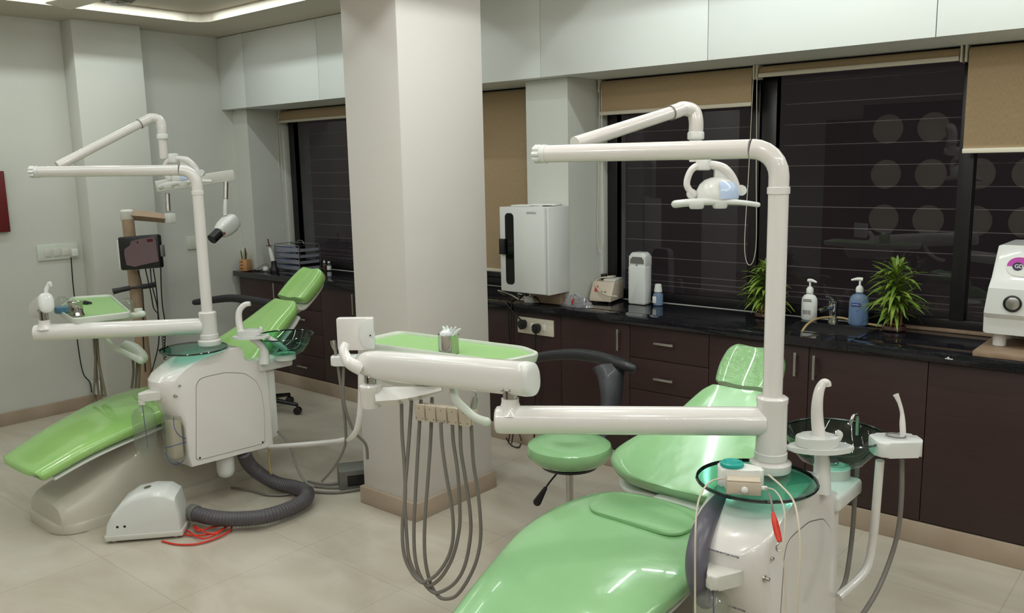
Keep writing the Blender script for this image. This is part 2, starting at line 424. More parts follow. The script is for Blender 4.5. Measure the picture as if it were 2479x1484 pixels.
M_dome = mat('lit_globe', rgb(255, 250, 240), 0.4, emit=((1, 0.975, 0.93, 1), 175))
for i, (x, y) in enumerate(DOMES):
    z = CI if (BAYS[1][0] < x < BAYS[1][1]) else CZ
    t = thing('ceiling_lamp', (x, y, z), ['lit glass globe on the ceiling over the nearer chair', 'lit glass globe on the ceiling right over the viewer side of the nearer chair', 'lit glass globe on the ceiling behind the viewer at the left', 'lit glass globe on the ceiling toward the right wall by the worktop', 'lit glass globe on the ceiling behind the viewer at the right'][i], 'ceiling light', 'lit round glass ceiling lamps')
    simple('lamp_base', M_white, lambda b: lathe(b, [(0.07, 0), (0.07, -0.02), (0.05, -0.024), (0.03, -0.07), (0.045, -0.085)], (x, y, z), 24), parent=t)
    simple('globe', M_dome, lambda b: lathe(b, [(0.045, -0.086), (0.055, -0.10), (0.057, -0.12), (0.045, -0.145), (0.025, -0.158), (0.004, -0.162)], (x, y, z), 24), parent=t)

# pillar
struct('wall_pillar', M_pil, lambda b: box(b, -3.135, -2.775, 2.53, 3.055, 0, CZ, 0.006))
def pil_base(b):
    box(b, -3.15, -2.76, 2.515, 3.07, 0, 0.085, 0.003)
struct('baseboard_pillar', M_skirt, pil_base)
struct('baseboard_left', M_skirt, lambda b: box(b, XL, XL + 0.015, YB, 2.514, 0, 0.085, 0.002))
struct('baseboard_pilaster_side', M_skirt, lambda b: box(b, XL, -5.826, 2.515, 2.5295, 0, 0.085, 0.002))
struct('baseboard_pilaster_front', M_skirt, lambda b: box(b, -5.8245, -5.81, 2.515, 3.0, 0, 0.085, 0.002))
struct('baseboard_left_corner', M_skirt, lambda b: box(b, XL, XL + 0.015, 3.001, 3.62, 0, 0.085, 0.002))
struct('baseboard_window', M_skirt, lambda b: box(b, -5.92, XR, 3.655, 3.70, 0, 0.095, 0.003))
struct('baseboard_back', M_skirt, lambda b: box(b, XL, XR, YB, YB + 0.015, 0, 0.085, 0.002))
struct('baseboard_right', M_skirt, lambda b: box(b, XR - 0.015, XR, YB, 3.66, 0, 0.085, 0.002))

# overhead white cupboards along the window wall
def overhead(x0, x1, label, zb=2.045):
    t = thing('overhead_cabinet', ((x0 + x1) / 2, 3.65, zb), label, 'cabinet', 'white cupboards over the windows')
    simple('carcass', M_cab, lambda b: box(b, x0 + 0.0005, x1 - 0.0005, 3.67, 4.055, zb, CZ - 0.002), parent=t)
    simple('door', M_cab, lambda b: box(b, x0 + 0.0018, x1 - 0.0018, 3.652, 3.669, zb, CZ - 0.004, 0.001), parent=t)
overhead(XL, -5.652, 'narrow white cupboard over the window, at the left wall')
overhead(-5.652, -4.785, 'white cupboard over the left window, second from the left wall')
overhead(-4.785, -3.85, 'white cupboard whose right part is hidden by the pillar')
overhead(-3.85, -2.905, 'white cupboard right of the pillar, over the drawn blind')
overhead(-2.905, -1.938, 'white cupboard over the raised arm of the nearer lamp')
overhead(-1.938, -0.978, 'white cupboard over the wide raised blind')
overhead(-0.978, 0.0, 'white cupboard at the top right, over the half drawn blind')
overhead(0.0, 1.2, 'white cupboard out past the right end of the row')
overhead(1.2, XR, 'white cupboard in the right corner of the room')

# windows
def window(i, x0, x1, mull):
    z0, z1 = 0.832, 2.055
    f = struct('window_%d' % i, M_frame, lambda b: (box(b, x0, x0 + 0.075, YW, YW + 0.05, z0, z1, 0.003), box(b, x1 - 0.05, x1, YW, YW + 0.05, z0, z1, 0.003), box(b, x0 + 0.075, x1 - 0.05, YW, YW + 0.05, z0, z0 + 0.05, 0.003),
                                                  box(b, x0 + 0.075, x1 - 0.05, YW, YW + 0.05, z1 - 0.05, z1, 0.003), [box(b, m - 0.03, m + 0.03, YW - 0.008, YW + 0.05, z0 + 0.05, z1 - 0.05, 0.003) for m in mull]))
    b = B(); box(b, x0 + 0.075, x1 - 0.05, YW + 0.022, YW + 0.027, z0 + 0.05, z1 - 0.05); finish('pane', b, G_win, f, 30)
    b = B()
    z = 0.955
    for z in [0.905, 0.93, 0.965] + [1.06 + 0.1 * k for k in range(10)]:
        box(b, x0 + 0.075, x1 - 0.05, YW + 0.10, YW + 0.106, z, z + 0.0035)
    finish('grille', b, M_grill, f, 30)
    if i < 4: struct('trim_%d' % (i + 10), M_jamb, lambda b: box(b, x0 - 0.0, x0 + 0.012, YW - 0.05, YW, 0.83, 1.93, 0.001))
window(1, -5.80, -4.42, [])
window(2, -4.36, -3.085, [])
window(3, -2.80, -1.885, [])
window(4, -1.875, 0.10, [-0.945])
window(5, 0.12, XR, [1.3])
# roller blinds
def blind(x0, x1, zb, label, roll=0.026, y=4.035, chain=None):
    t = thing('roller_blind', ((x0 + x1) / 2, y, 2.045), label, 'blind', 'tan roller blinds on the windows')
    zr = 2.043 - 0.032
    simple('roll', M_blind, lambda b: cyl(b, (x0 + 0.012, y, zr), (x1 - 0.012, y, zr), roll), parent=t)
    simple('fabric', M_blind, lambda b: box(b, x0 + 0.014, x1 - 0.014, y - roll - 0.0006, y - roll + 0.0006, zb, zr), parent=t)
    simple('bottom_rail', M_rail, lambda b: box(b, x0 + 0.012, x1 - 0.012, y - roll - 0.009, y - roll + 0.009, zb - 0.02, zb, 0.004), parent=t)
    for xx in (x0 + 0.004, x1 - 0.004):
        simple('bracket', M_rail, lambda b: box(b, xx - 0.004, xx + 0.004, y - 0.034, y + 0.034, zr - 0.034, 2.0445, 0.002), parent=t)
    if chain:
        xc, zc, rr = chain
        simple('chain', M_rail, lambda b: tube(b, [(xc, y - 0.035, zr - 0.02), (xc - rr * 0.3, y - 0.035, (zr + zc) / 2), (xc - rr * 0.6, y - 0.035, zc + 0.1), (xc + rr * 0.4, y - 0.035, zc), (xc + rr * 1.4, y - 0.035, zc + 0.09), (xc + rr, y - 0.035, (zr + zc) / 2), (xc + rr * 0.6, y - 0.035, zr - 0.02)], 0.0018, 6, 8), parent=t)
blind(-5.775, -4.45, 1.965, 'tan roller blind rolled up over the left window, beside the corner', chain=(-5.79, 1.13, 0.03))
blind(-4.34, -3.10, 0.955, 'tan roller blind drawn right down between pillar and wall cabinet')
blind(-2.785, -1.875, 1.872, 'tan roller blind lowered a little, behind the nearer lamp arm', chain=(-2.76, 1.10, -0.02))
blind(-1.868, -0.965, 2.003, 'tan roller blind rolled right up over the plants', chain=(-1.86, 1.08, -0.03))
blind(-0.955, 0.10, 1.625, 'tan roller blind half drawn at the right edge')
blind(0.13, 1.3, 1.7, 'tan roller blind on the window past the right edge')

# ------------------------------------------------------------------ base cabinets and worktop
CF = 3.66
def handle_v(x, z0, z1, t): simple('handle', M_steel, lambda b: (box(b, x - 0.006, x + 0.006, CF - 0.03, CF - 0.022, z0, z1, 0.002), box(b, x - 0.004, x + 0.004, CF - 0.024, CF - 0.0005, z0 + 0.012, z0 + 0.022), box(b, x - 0.004, x + 0.004, CF - 0.024, CF - 0.0005, z1 - 0.022, z1 - 0.012)), parent=t)
def handle_h(x0, x1, z, t): simple('handle', M_steel, lambda b: (box(b, x0, x1, CF - 0.03, CF - 0.022, z - 0.006, z + 0.006, 0.002), box(b, x0 + 0.012, x0 + 0.022, CF - 0.024, CF - 0.0005, z - 0.004, z + 0.004), box(b, x1 - 0.022, x1 - 0.012, CF - 0.024, CF - 0.0005, z - 0.004, z + 0.004)), parent=t)
def base_cab(x0, x1, label, fronts):
    t = thing('base_cabinet', ((x0 + x1) / 2, CF, 0.095), label, 'cabinet', 'dark brown cupboards under the worktop')
    simple('carcass', M_dark, lambda b: box(b, x0, x1, CF + 0.02, YW - 0.005, 0.096, 0.786), parent=t)
    for fr in fronts:
        kind, a, c, z0, z1 = fr[:5]
        p = simple('drawer' if kind == 'drawer' else 'door', M_dark, lambda b: box(b, a + 0.0015, c - 0.0015, CF, CF + 0.019, z0 + 0.0015, z1 - 0.0015, 0.001), parent=t)
        if len(fr) > 5:
            if kind == 'drawer': handle_h(fr[5], fr[6], fr[7], p)
            else: handle_v(fr[5], fr[6], fr[7], p)
base_cab(-5.92, -5.345, 'dark brown cupboard at the left end, beside the side wall', [('door', -5.92, -5.345, 0.1, 0.785, -5.435, 0.60, 0.77)])
base_cab(-5.345, -4.905, 'dark brown unit of four drawers behind the headrest of the farther chair', [('drawer', -5.345, -4.905, 0.60, 0.785, -5.19, -5.07, 0.70), ('drawer', -5.345, -4.905, 0.43, 0.60, -5.19, -5.07, 0.53), ('drawer', -5.345, -4.905, 0.265, 0.43, -5.19, -5.07, 0.35), ('drawer', -5.345, -4.905, 0.1, 0.265, -5.20, -5.08, 0.178)])
base_cab(-4.905, -4.43, 'dark brown cupboard just left of the pillar', [('door', -4.905, -4.43, 0.1, 0.785, -4.53, 0.62, 0.76)])
base_cab(-4.43, -3.13, 'dark brown cupboard half hidden behind the pillar', [('door', -4.43, -3.75, 0.1, 0.785, -3.83, 0.64, 0.76), ('door', -3.75, -3.13, 0.1, 0.785)])
base_cab(-3.13, -2.355, 'dark brown cupboard with the socket plate on its left panel', [('door', -3.13, -2.795, 0.1, 0.785), ('door', -2.795, -2.355, 0.1, 0.785, -2.414, 0.642, 0.755)])
base_cab(-2.355, -1.91, 'dark brown unit of three drawers right of the wheeled stool', [('drawer', -2.355, -1.91, 0.615, 0.785, -2.2, -2.09, 0.706), ('drawer', -2.355, -1.91, 0.45, 0.615, -2.2, -2.09, 0.525), ('drawer', -2.355, -1.91, 0.1, 0.45)])
base_cab(-1.91, -0.935, 'dark brown double cupboard under the sink', [('door', -1.91, -1.425, 0.1, 0.785, -1.478, 0.645, 0.752), ('door', -1.425, -0.935, 0.1, 0.785, -1.393, 0.64, 0.75)])
base_cab(-0.935, -0.1, 'dark brown cupboard at the lower right corner of the view', [('door', -0.935, -0.1, 0.1, 0.785)])
base_cab(-0.1, 1.1, 'dark brown cupboard past the right edge', [('door', -0.1, 1.1, 0.1, 0.785, -0.04, 0.64, 0.75)])
base_cab(1.1, XR, 'dark brown cupboard in the right corner of the room', [('door', 1.1, XR, 0.1, 0.785, 1.16, 0.64, 0.75)])
def worktop(b):
    # with a cut-out for the sink
    z0, z1 = 0.787, 0.827
    sx0, sx1, sy0, sy1 = -1.60, -1.25, 3.75, 3.98
    box(b, -5.96, sx0, 3.63, PY, z0, z1, 0.003); box(b, sx1, XR, 3.63, PY, z0, z1, 0.003)
    box(b, sx0, sx1, 3.63, sy0, z0, z1); 
    box(b, -5.80, -3.085, PY, YW, z0, z1); box(b, -2.80, sx0, PY, YW, z0, z1); box(b, sx1, XR, PY, YW, z0, z1)
    box(b, sx0, sx1, sy1, YW, z0, z1)
wt = simple('worktop', M_gran, worktop, 'long black granite worktop running under the windows', 'worktop')
M_sink = mat('sink_steel', rgb(128, 128, 132), 0.2, metal=1.0)
simple('sink', M_sink, lambda b: (box(b, -1.615, -1.598, 3.735, 3.995, 0.8275, 0.8295), box(b, -1.252, -1.235, 3.735, 3.995, 0.8275, 0.8295), box(b, -1.60, -1.25, 3.735, 3.752, 0.8275, 0.8295), box(b, -1.60, -1.25, 3.978, 3.995, 0.8275, 0.8295),
    box(b, -1.598, -1.594, 3.752, 3.978, 0.80, 0.828), box(b, -1.256, -1.252, 3.752, 3.978, 0.80, 0.828), box(b, -1.598, -1.252, 3.752, 3.756, 0.80, 0.828), box(b, -1.598, -1.252, 3.974, 3.978, 0.80, 0.828), box(b, -1.598, -1.252, 3.752, 3.978, 0.797, 0.80)),
    'stainless steel sink let into the black worktop', 'sink')
struct('trim_20', M_board, lambda b: box(b, -1.22, XR, 4.07, 4.099, 0.828, 0.842, 0.002))

# ================================================================== DENTAL CHAIRS
def dir2(a, b): return (Vector(b) - Vector(a)).normalized()
def dental_unit(U):
    px, py = U['pole']; lift = U['lift']; cx = U['cx']
    t = thing('dental_chair', (cx, 2.1, 0), U['label'], 'dental chair', 'green dental chairs with their treatment units')
    V = U['vinyl']
    # --- base and frame
    def base(b):
        st = [(1.435, .06, .15), (1.442, .125, .172), (1.47, .150, .19), (1.58, .195, .205), (1.70, .262, .205), (1.82, .34, .20), (1.95, .40, .19), (2.15, .42, .19), (2.3, .40, .19), (2.42, .30, .185), (2.47, .12, .16)]
        rings = []
        for (y, z, w) in st:
            r = []
            for k in range(25):
                a = PI * k / 24; r.append(b.verts.new((cx + math.copysign(abs(math.cos(a)) ** 0.45, math.cos(a)) * w * (1 - 0.12 * math.sin(a)), y, 0.045 + (z - 0.045) * math.sin(a) ** 0.5)))
            r.append(b.verts.new((cx - w, y, 0.02))); r.append(b.verts.new((cx + w, y, 0.02)))
            rings.append(r)
        ring_bridge(b, rings)
    bs = simple('chair_base', M_boxbase, base, parent=t)
    simple('base_skirt', M_boxbase, lambda b: prism(b, rrect(cx - 0.215, cx + 0.215, 1.415, 2.49, 0.12, 8), 0.0, 0.048, bev=0.008), parent=bs)
    simple('lift_column', M_boxbase, lambda b: box(b, cx - 0.14, cx + 0.14, 1.95, 2.35, 0.30, 0.42 + lift, 0.03), parent=t)
    # --- leg rest and seat, one long cushion
    L = lift
    st = [(1.334, .305, .150, .035), (1.338, .320, .182, .062), (1.352, .334, .206, .076), (1.41, .358, .216, .08), (1.55, .412, .235, .085), (1.68, .45, .255, .088), (1.82, .482, .275, .09), (1.96, .503, .266, .092), (2.07, .51, .238, .09), (2.14, .508, .20, .082), (2.185, .495, .14, .06), (2.20, .475, .08, .02)]
    seat = simple('seat_cushion', V, lambda b: cushion(b, [(y, z + L, w, tt) for (y, z, w, tt) in st], cx), parent=t)
    simple('seat_pan', M_white2, lambda b: cushion(b, [(y + 0.01, z + L - tt * 0.86, w * 0.92, .03) for (y, z, w, tt) in st[3:-1]], cx), parent=t)
    if U.get('pad'):
        # thin separate pad in the hollow of the seat
        def pad(b):
            pl = round_poly([(cx - .12, 1.955), (cx + .17, 1.95), (cx + .185, 2.06), (cx + .05, 2.14), (cx - .15, 2.125), (cx - .165, 2.03)], 0.06, 6)
            prism(b, pl, .503 + L, .5118 + L, bev=0.002)
        simple('seat_pad', V, pad, parent=t)
    # --- backrest
    sl = U['slope']; zb = 0.525 + U['backlift']; ye = U['yend']; k = (ye - 2.24) / (2.69 - 2.24)
    def bk(y, w, th):
        yy = 2.24 + (y - 2.24) * k; return (yy, zb + sl * (yy - 2.2), w, th)
    bst = [bk(2.235, .10, .03), bk(2.25, .20, .07), bk(2.29, .275, .09), bk(2.34, .30, .095), bk(2.40, .275, .095), bk(2.48, .215, .092), bk(2.56, .172, .088), bk(2.63, .148, .082), bk(2.67, .13, .07), bk(2.69, .10, .03)]
    simple('backrest', V, lambda b: cushion(b, bst, cx, dish=0.008), parent=t)
    simple('backrest_shell', M_white2, lambda b: cushion(b, [(y + 0.03, z - th * 0.95, w * 0.93, .035) for (y, z, w, th) in bst[1:-1]], cx), parent=t)
    simple('backrest_link', M_white2, lambda b: box(b, cx - 0.08, cx + 0.09, 2.19, 2.34, 0.38 + L, 0.475 + L, 0.015), parent=t)
    # --- headrest
    hy, hz, hs, ha = U['head']
    hx = U.get('hx', cx)
    d = Vector((0, math.cos(ha), math.sin(ha))); nrm = Vector((0, -math.sin(ha), math.cos(ha)))
    def hst(v, w, th): p = Vector((0, hy, hz)) + d * v * U.get('hl', 1.0); return (p.y, p.z, w * hs, th)
    hl = [hst(-.108 * hs, .085, .035), hst(-.103 * hs, .105, .066), hst(-.08 * hs, .118, .085), hst(0, .122, .088), hst(.065 * hs, .112, .085), hst(.090 * hs, .094, .066), hst(.098 * hs, .07, .03)]
    simple('headrest', M_wrap if U.get('wrapped') else V, lambda b: cushion(b, hl, hx, dish=0.016), parent=t)
    simple('headrest_shell', M_matte, lambda b: cushion(b, [(y + .022, z - th * .9, w * .8, .03) for (y, z, w, th) in hl[1:-1]], hx), parent=t)
    simple('headrest_bracket', M_matte, lambda b: tube(b, [(cx, hy + .03, hz - .07), (cx, hy + .02, hz - .13), (cx, ye - .06, zb + sl * (ye - 2.26) - .10)], [.024, .03, .02], 12), parent=t)

    # --- unit housing (profile in y/z, extruded across x with a rounded nose)
    prof = [(1.845, .592), (1.838, .635), (1.840, .662), (1.858, .685), (1.90, .708), (1.965, .734), (2.05, .758), (2.13, .766), (2.20, .766), (2.216, .757), (2.222, .722), (2.226, .70), (2.24, .693), (2.318, .68), (2.332, .67), (2.342, .60), (2.352, .235), (1.915, .25), (1.905, .30), (1.903, .44), (1.895, .468), (1.872, .517)]
    def hous(b):
        rings = []
        for i, s in enumerate((-1, -.985, -.94, -.85, -.68, -.4, 0, .4, .68, .85, .94, .985, 1)):
            e = (1 - max(0, (abs(s) - .9) / .1) ** 2 * .5)
            ring = []
            for (y, z) in prof:
                nose = max(0.0, min(1.0, (1.95 - y) / .10)) if z > .45 else 0
                yy = y - nose * .03 + nose * 0.075 * (1 - math.sqrt(max(0, 1 - (s * .98) ** 2)))
                inset = 0.010 * (1 - e) * 2
                cy, cz = 2.09, .52
                yy += (cy - yy) * inset; zz = z + (cz - z) * inset
                ring.append(b.verts.new((px + s * .105, yy, zz)))
            rings.append(ring)
        ring_bridge(b, rings)
    H = simple('unit_housing', M_white, hous, parent=t, smooth=32)
    pnl = [(1.935, .275), (2.305, .262), (2.312, .44), (2.305, .52), (2.28, .585), (2.22, .635), (2.12, .66), (2.02, .66), (1.985, .655), (1.965, .63)]
    simple('panel_seam', M_seam, lambda b: prism(b, round_poly(pnl, .02, 4), 0.0, 0.0012, YZ(px + .1046)), parent=H)
    simple('access_panel', M_white, lambda b: prism(b, round_poly([(2.12 + (y - 2.12) * .989, .45 + (z - .45) * .987) for (y, z) in pnl], .02, 4), 0, 0.0022, YZ(px + .1046), bev=0.0006, segs=1), parent=H)
    for (y, z) in ((1.955, .285), (2.29, .272)):
        simple('panel_screw', M_black, lambda b: cyl(b, (px + .1045, y, z), (px + .1085, y, z), .005, 12), parent=H)
    for (y, z) in ((1.885, .645), (1.865, .60)):
        simple('valve_knob', M_steel, lambda b: lathe(b, [(.009, 0), (.009, .004), (.005, .005), (.005, .014), (.003, .015)], (px + .098, y, z), 14, (1, 0, 0)), parent=H)
    simple('rear_cover', M_white2, lambda b: prism(b, rrect(2.345, 2.40, .27, .615, .012, 4), -0.09, 0.085, YZ(px), bev=.006), parent=t)
    simple('bowl_support', M_white2, lambda b: box(b, px - .02, px + .12, 2.30, 2.49, .622, .672, .014, 3), parent=t)
    simple('drain_pot', M_white2, lambda b: lathe(b, [(.02, .13), (.035, .14), (.042, .16), (.045, .26)], (px + .04, 2.12, 0), 20), parent=t)
    # --- glass tray under the pole
    gx, gy = px - .002, 2.028
    gt = simple('glass_tray', G_disc, lambda b: lathe(b, [(.149, 0), (.149, .0095)], (gx, gy, .7725), 56), parent=t)
    simple('glass_tray_edge', G_rim, lambda b: lathe(b, [(.149, 0.0), (.1535, .0008), (.1555, .0045), (.1535, .0087), (.149, .0095)], (gx, gy, .7725), 56, cap=False), parent=gt)
    # --- pole, collars
    pc = Vector((px, py, 0))
    pe = U['arm1'][1]
    da = Vector(pe) - Vector((px, py, pe[2])); da.z = 0; da.normalize()
    zt = U['arm1'][0]
    _k = 0
    P = [(px, py, .80), (px, py, 1.2), (px, py, zt - .07)]
    for a in range(1, 7):
        an = PI / 2 * a / 6; P.append((px + da.x * .07 * (1 - math.cos(an)), py + da.y * .07 * (1 - math.cos(an)), zt - .07 + .07 * math.sin(an)))
    P2 = [(px + da.x * .07, py + da.y * .07, zt), pe]
    simple('light_pole', M_white, lambda b: tube(b, P, .0255, 28, 1), parent=t)
    simple('pole_ring', M_white, lambda b: lathe(b, [(.0255, 0), (.0285, .002), (.0285, .018), (.0255, .02)], (px, py, zt - .115), 28), parent=t)
    la = simple('lamp_arm', M_white, lambda b: tube(b, [Vector(P2[0]) + da * .004, P2[1]], .0245, 28, 1), parent=t)
    simple('arm_joint_seam', M_seam, lambda b: tube(b, [Vector(P2[0]) + da * .001, Vector(P2[0]) + da * .0045], .0252, 28, 1), parent=la)
    dv = (Vector(pe) - Vector(P2[0])).normalized()
    def knob(b):
        lathe(b, [(.0265, 0), (.0265, .012), (.024, .014), (.024, .018), (.021, .019)], Vector(pe) - dv * .008, 24, dv)
        a_, b_ = frame_for(dv)
        for q in range(8):
            an = 2 * PI * q / 8; c = Vector(pe) + dv * .022 + (a_ * math.cos(an) + b_ * math.sin(an)) * .019
            tube(b, [c - dv * .012, c + dv * .008], .0075, 8, 1, rounded=False)
        lathe(b, [(.02, 0), (.02, .018), (.012, .02)], Vector(pe) + dv * .009, 20, dv)
    simple('end_knob', M_white2, knob, parent=t)
    bz = .782
    simple('pole_foot', M_white, lambda b: lathe(b, [(.052, 0), (.054, .004), (.054, .022), (.048, .026), (.040, .027), (.040, .030), (.043, .033), (.043, .05), (.039, .054)], (px, py, bz), 32), parent=t)
    ia = U['inst_arm']; iz = ia[2]
    simple('arm_collar', M_white, lambda b: lathe(b, [(.037, 0), (.041, .004), (.0395, .05), (.0395, .135), (.041, .14), (.041, .15), (.036, .154), (.03, .155)], (px, py, iz - .085), 32), parent=t)
    di = Vector((ia[0] - px, ia[1] - py, 0)).normalized()
    simple('instrument_arm', M_white, lambda b: tube(b, [(px + di.x * .02, py + di.y * .02, iz), (ia[0] + di.x * .014, ia[1] + di.y * .014, iz), (ia[0] + di.x * .026, ia[1] + di.y * .026, iz), (ia[0] + di.x * .031, ia[1] + di.y * .031, iz), (ia[0] + di.x * .033, ia[1] + di.y * .033, iz)], [.0385, .0385, .036, .029, .012], 28, 1), parent=t)
    # --- pivot and balance arm
    R = Vector(U['bal'][0]); Lf = Vector(U['bal'][1]); lk = Vector(U['link'])
    pv = simple('arm_pivot', M_white, lambda b: lathe(b, [(.038, 0), (.028, .018), (.024, .032), (.024, .042)], (lk.x, lk.y, iz + .018), 24), parent=t)
    simple('pivot_sleeve', M_chrome, lambda b: cyl(b, (lk.x, lk.y, iz + .055), (lk.x, lk.y, R.z - .02), .0195), parent=pv)
    db = (Lf - R).normalized(); sd = Vector((0, 0, 1)).cross(db).normalized(); upv = db.cross(sd).normalized()
    def bal(b):
        rings = []
        hw, hh = .034, .047
        N = 32; Lt = (Lf - R).length
        for (s, k2) in ((0, .93), (.004, 1), (.02, 1), (Lt * .6, 1), (Lt * .86, .97), (Lt * .94, .88), (Lt, .62), (Lt + .015, .3)):
            c = R + db * s
            rings.append([b.verts.new(c + sd * math.copysign(abs(math.cos(2 * PI * q / N)) ** .75, math.cos(2 * PI * q / N)) * hw * k2 + upv * math.copysign(abs(math.sin(2 * PI * q / N)) ** .85, math.sin(2 * PI * q / N)) * hh * k2) for q in range(N)])
        ring_bridge(b, rings)
    ba = simple('balance_arm', M_white, bal, parent=t)
    def cap(b):
        rings = []
        for (s, k2) in ((-.001, .98), (-.012, .95), (-.017, .82), (-.019, .5), (-.019, .1)):
            c = R + db * s
            rings.append([b.verts.new(c + sd * math.copysign(abs(math.cos(2 * PI * q / 32)) ** .75, math.cos(2 * PI * q / 32)) * .034 * k2 + upv * math.copysign(abs(math.sin(2 * PI * q / 32)) ** .85, math.sin(2 * PI * q / 32)) * .047 * k2) for q in range(32)])
        ring_bridge(b, rings)
    simple('arm_end_cap', M_white2, cap, parent=ba)
    sdc = -sd if (Vector((0, 0, 1.6)) - R).dot(sd) < 0 else sd
    for s in (.045, .068):
        c = R + db * s + sdc * .031 - upv * .029
        simple('arm_screw', M_chrome, lambda b: lathe(b, [(.004, 0), (.004, .004), (.002, .006)], c, 10, sdc), parent=ba)
    return t, H
def lamp_head(t, L, seatdir):
    """operating lamp hung on the second arm; L: dict of points"""
    s, e, el, dr, c = [Vector(L[k]) for k in ('s', 'e', 'el', 'dr', 'c')]
    ua = simple('upper_lamp_arm', M_white, lambda b: tube(b, [s, e], [.0215, .0205], 24, 1), parent=t)
    d = (e - s).normalized()
    simple('elbow', M_white, lambda b: tube(b, [e - d * .03, e, e + d * .03, (el + e + d * .06) / 2 + Vector((0, 0, .012)), el + Vector((0, 0, .01)), el + Vector((0, 0, -.03))], .0235, 22, 6, rounded=False), parent=ua)
    simple('elbow_seam', M_seam, lambda b: tube(b, [e - d * .034, e - d * .031], .0242, 22, 1), parent=ua)
    simple('elbow_ring', M_white2, lambda b: lathe(b, [(.024, 0), (.027, .003), (.027, .022), (.024, .026)], el + Vector((0, 0, -.05)), 22), parent=ua)
    simple('lamp_drop', M_white, lambda b: cyl(b, (el.x, el.y, dr.z), (el.x, el.y, el.z - .03), .0205), parent=t)
    rt = Vector(L['rt']).normalized(); fw = rt.cross(Vector((0, 0, 1))).normalized() * -1
    if fw.dot(Vector((0, 0, 1.6)) - c) < 0: fw = -fw      # towards the patient side
    up = Vector((0, 0, 1)); tl = L.get('tilt', 0.0)
    rt2 = (rt * math.cos(tl) + up * math.sin(tl)); up2 = (up * math.cos(tl) - rt * math.sin(tl))
    def W3(a, bb, cc): return c + rt2 * a + fw * bb + up2 * cc
    # head parts hang from the joint
    def fork(b):
        tube(b, [W3(-.075, 0, .015), W3(-.098, 0, .05), W3(-.085, 0, .095), W3(-.055, 0, .112), W3(-.02, 0, .112), W3(.02, 0, .098), W3(.05, 0, .065), W3(.068, 0, .02)], [.011, .011, .011, .012, .014, .017, .015, .012], 12, 6, flat=1.3)
    head = simple('operating_lamp', M_white, fork, parent=t)
    simple('lamp_joint', M_white2, lambda b: (lathe(b, [(.02, 0), (.024, .004), (.024, .04), (.02, .045)], W3(-.045, 0, .095), 18, up), box(b, 0, .045, -.012, .012, 0, .05, .004, mtx=basis(W3(-.01, 0, .055), rt2, fw, up2))), parent=head)
    def dome(b):
        rings = []
        for (rr, h) in ((.068, 0), (.069, .01), (.066, .03), (.056, .05), (.04, .064), (.02, .071), (.003, .073)):
            rings.append([b.verts.new(W3(rr * math.cos(2 * PI * q / 28), rr * math.sin(2 * PI * q / 28) * .9, h)) for q in range(28)])
        ring_bridge(b, rings)
    simple('reflector_housing', M_white2, dome, parent=head)
    def win(b):
        rings = []
        for (sc, h) in ((1.015, .004), (1.02, .025), (.93, .045), (.7, .058)):
            rr = .069 * sc
            rings.append([b.verts.new(W3(rr * math.cos(a), rr * math.sin(a) * .92, h)) for a in [(.06 + .46 * q / 8) * PI for q in range(9)]])
        for i in range(3):
            for q in range(8): b.faces.new((rings[i][q], rings[i][q + 1], rings[i + 1][q + 1], rings[i + 1][q]))
        bmesh.ops.solidify(b, geom=list(b.faces), thickness=.002)
    simple('reflector', M_reflector, win, parent=head)
    def hand(b):
        tube(b, [W3(-.135, 0, -.012), W3(-.09, .035, -.006), W3(-.02, .05, -.004), W3(.06, .05, -.008), W3(.125, .03, -.018)], [.013, .0125, .011, .0085, .0085], 12, 6, rounded=True)
        tube(b, [W3(-.13, -.005, -.012), W3(-.05, -.045, -.004), W3(.05, -.045, -.008), W3(.125, .028, -.018)], [.01, .009, .0085, .0085], 10, 6)
    simple('lamp_handle', M_white2, hand, parent=head)
    for a in (-.075, .0):
        simple('lamp_knob', M_white2, lambda b: lathe(b, [(.02, 0), (.024, .006), (.024, .016)], W3(a, .045, -.026), 16, up2), parent=head)
    simple('pivot_cap', M_white2, lambda b: lathe(b, [(.016, -.012), (.018, 0), (.016, .012)], W3(.078, 0, .028), 16, fw), parent=head)
    simple('pivot_cap', M_white2, lambda b: lathe(b, [(.015, -.012), (.017, 0), (.015, .012)], W3(-.082, 0, .02), 16, fw), parent=head)

# ---- near unit
NEAR = dict(cx=-1.278, pole=(-.914, 2.108), lift=.085, backlift=.06, slope=.55, yend=2.655, vinyl=M_vinA, pad=True, wrapped=True,
            hx=-1.304, hl=.78, head=(2.787, .890, .97, math.radians(50)), arm1=(1.625, (-1.550, 1.961, 1.626)), inst_arm=(-1.488, 1.70, .915), link=(-1.479, 1.707, 0.980), bal=((-1.420, 1.716, 1.035), (-2.112, 1.713, 0.984)),
            label='nearer green dental chair with white arms, lamp and green glass tray')
tN, HN = dental_unit(NEAR)
lamp_head(tN, dict(s=(-1.529, 2.079, 1.654), e=(-1.428, 2.496, 1.757), el=(-1.394, 2.556, 1.715), dr=(-1.384, 2.551, 1.594), c=(-1.325, 2.575, 1.472), rt=(.76, .65, 0)), None)
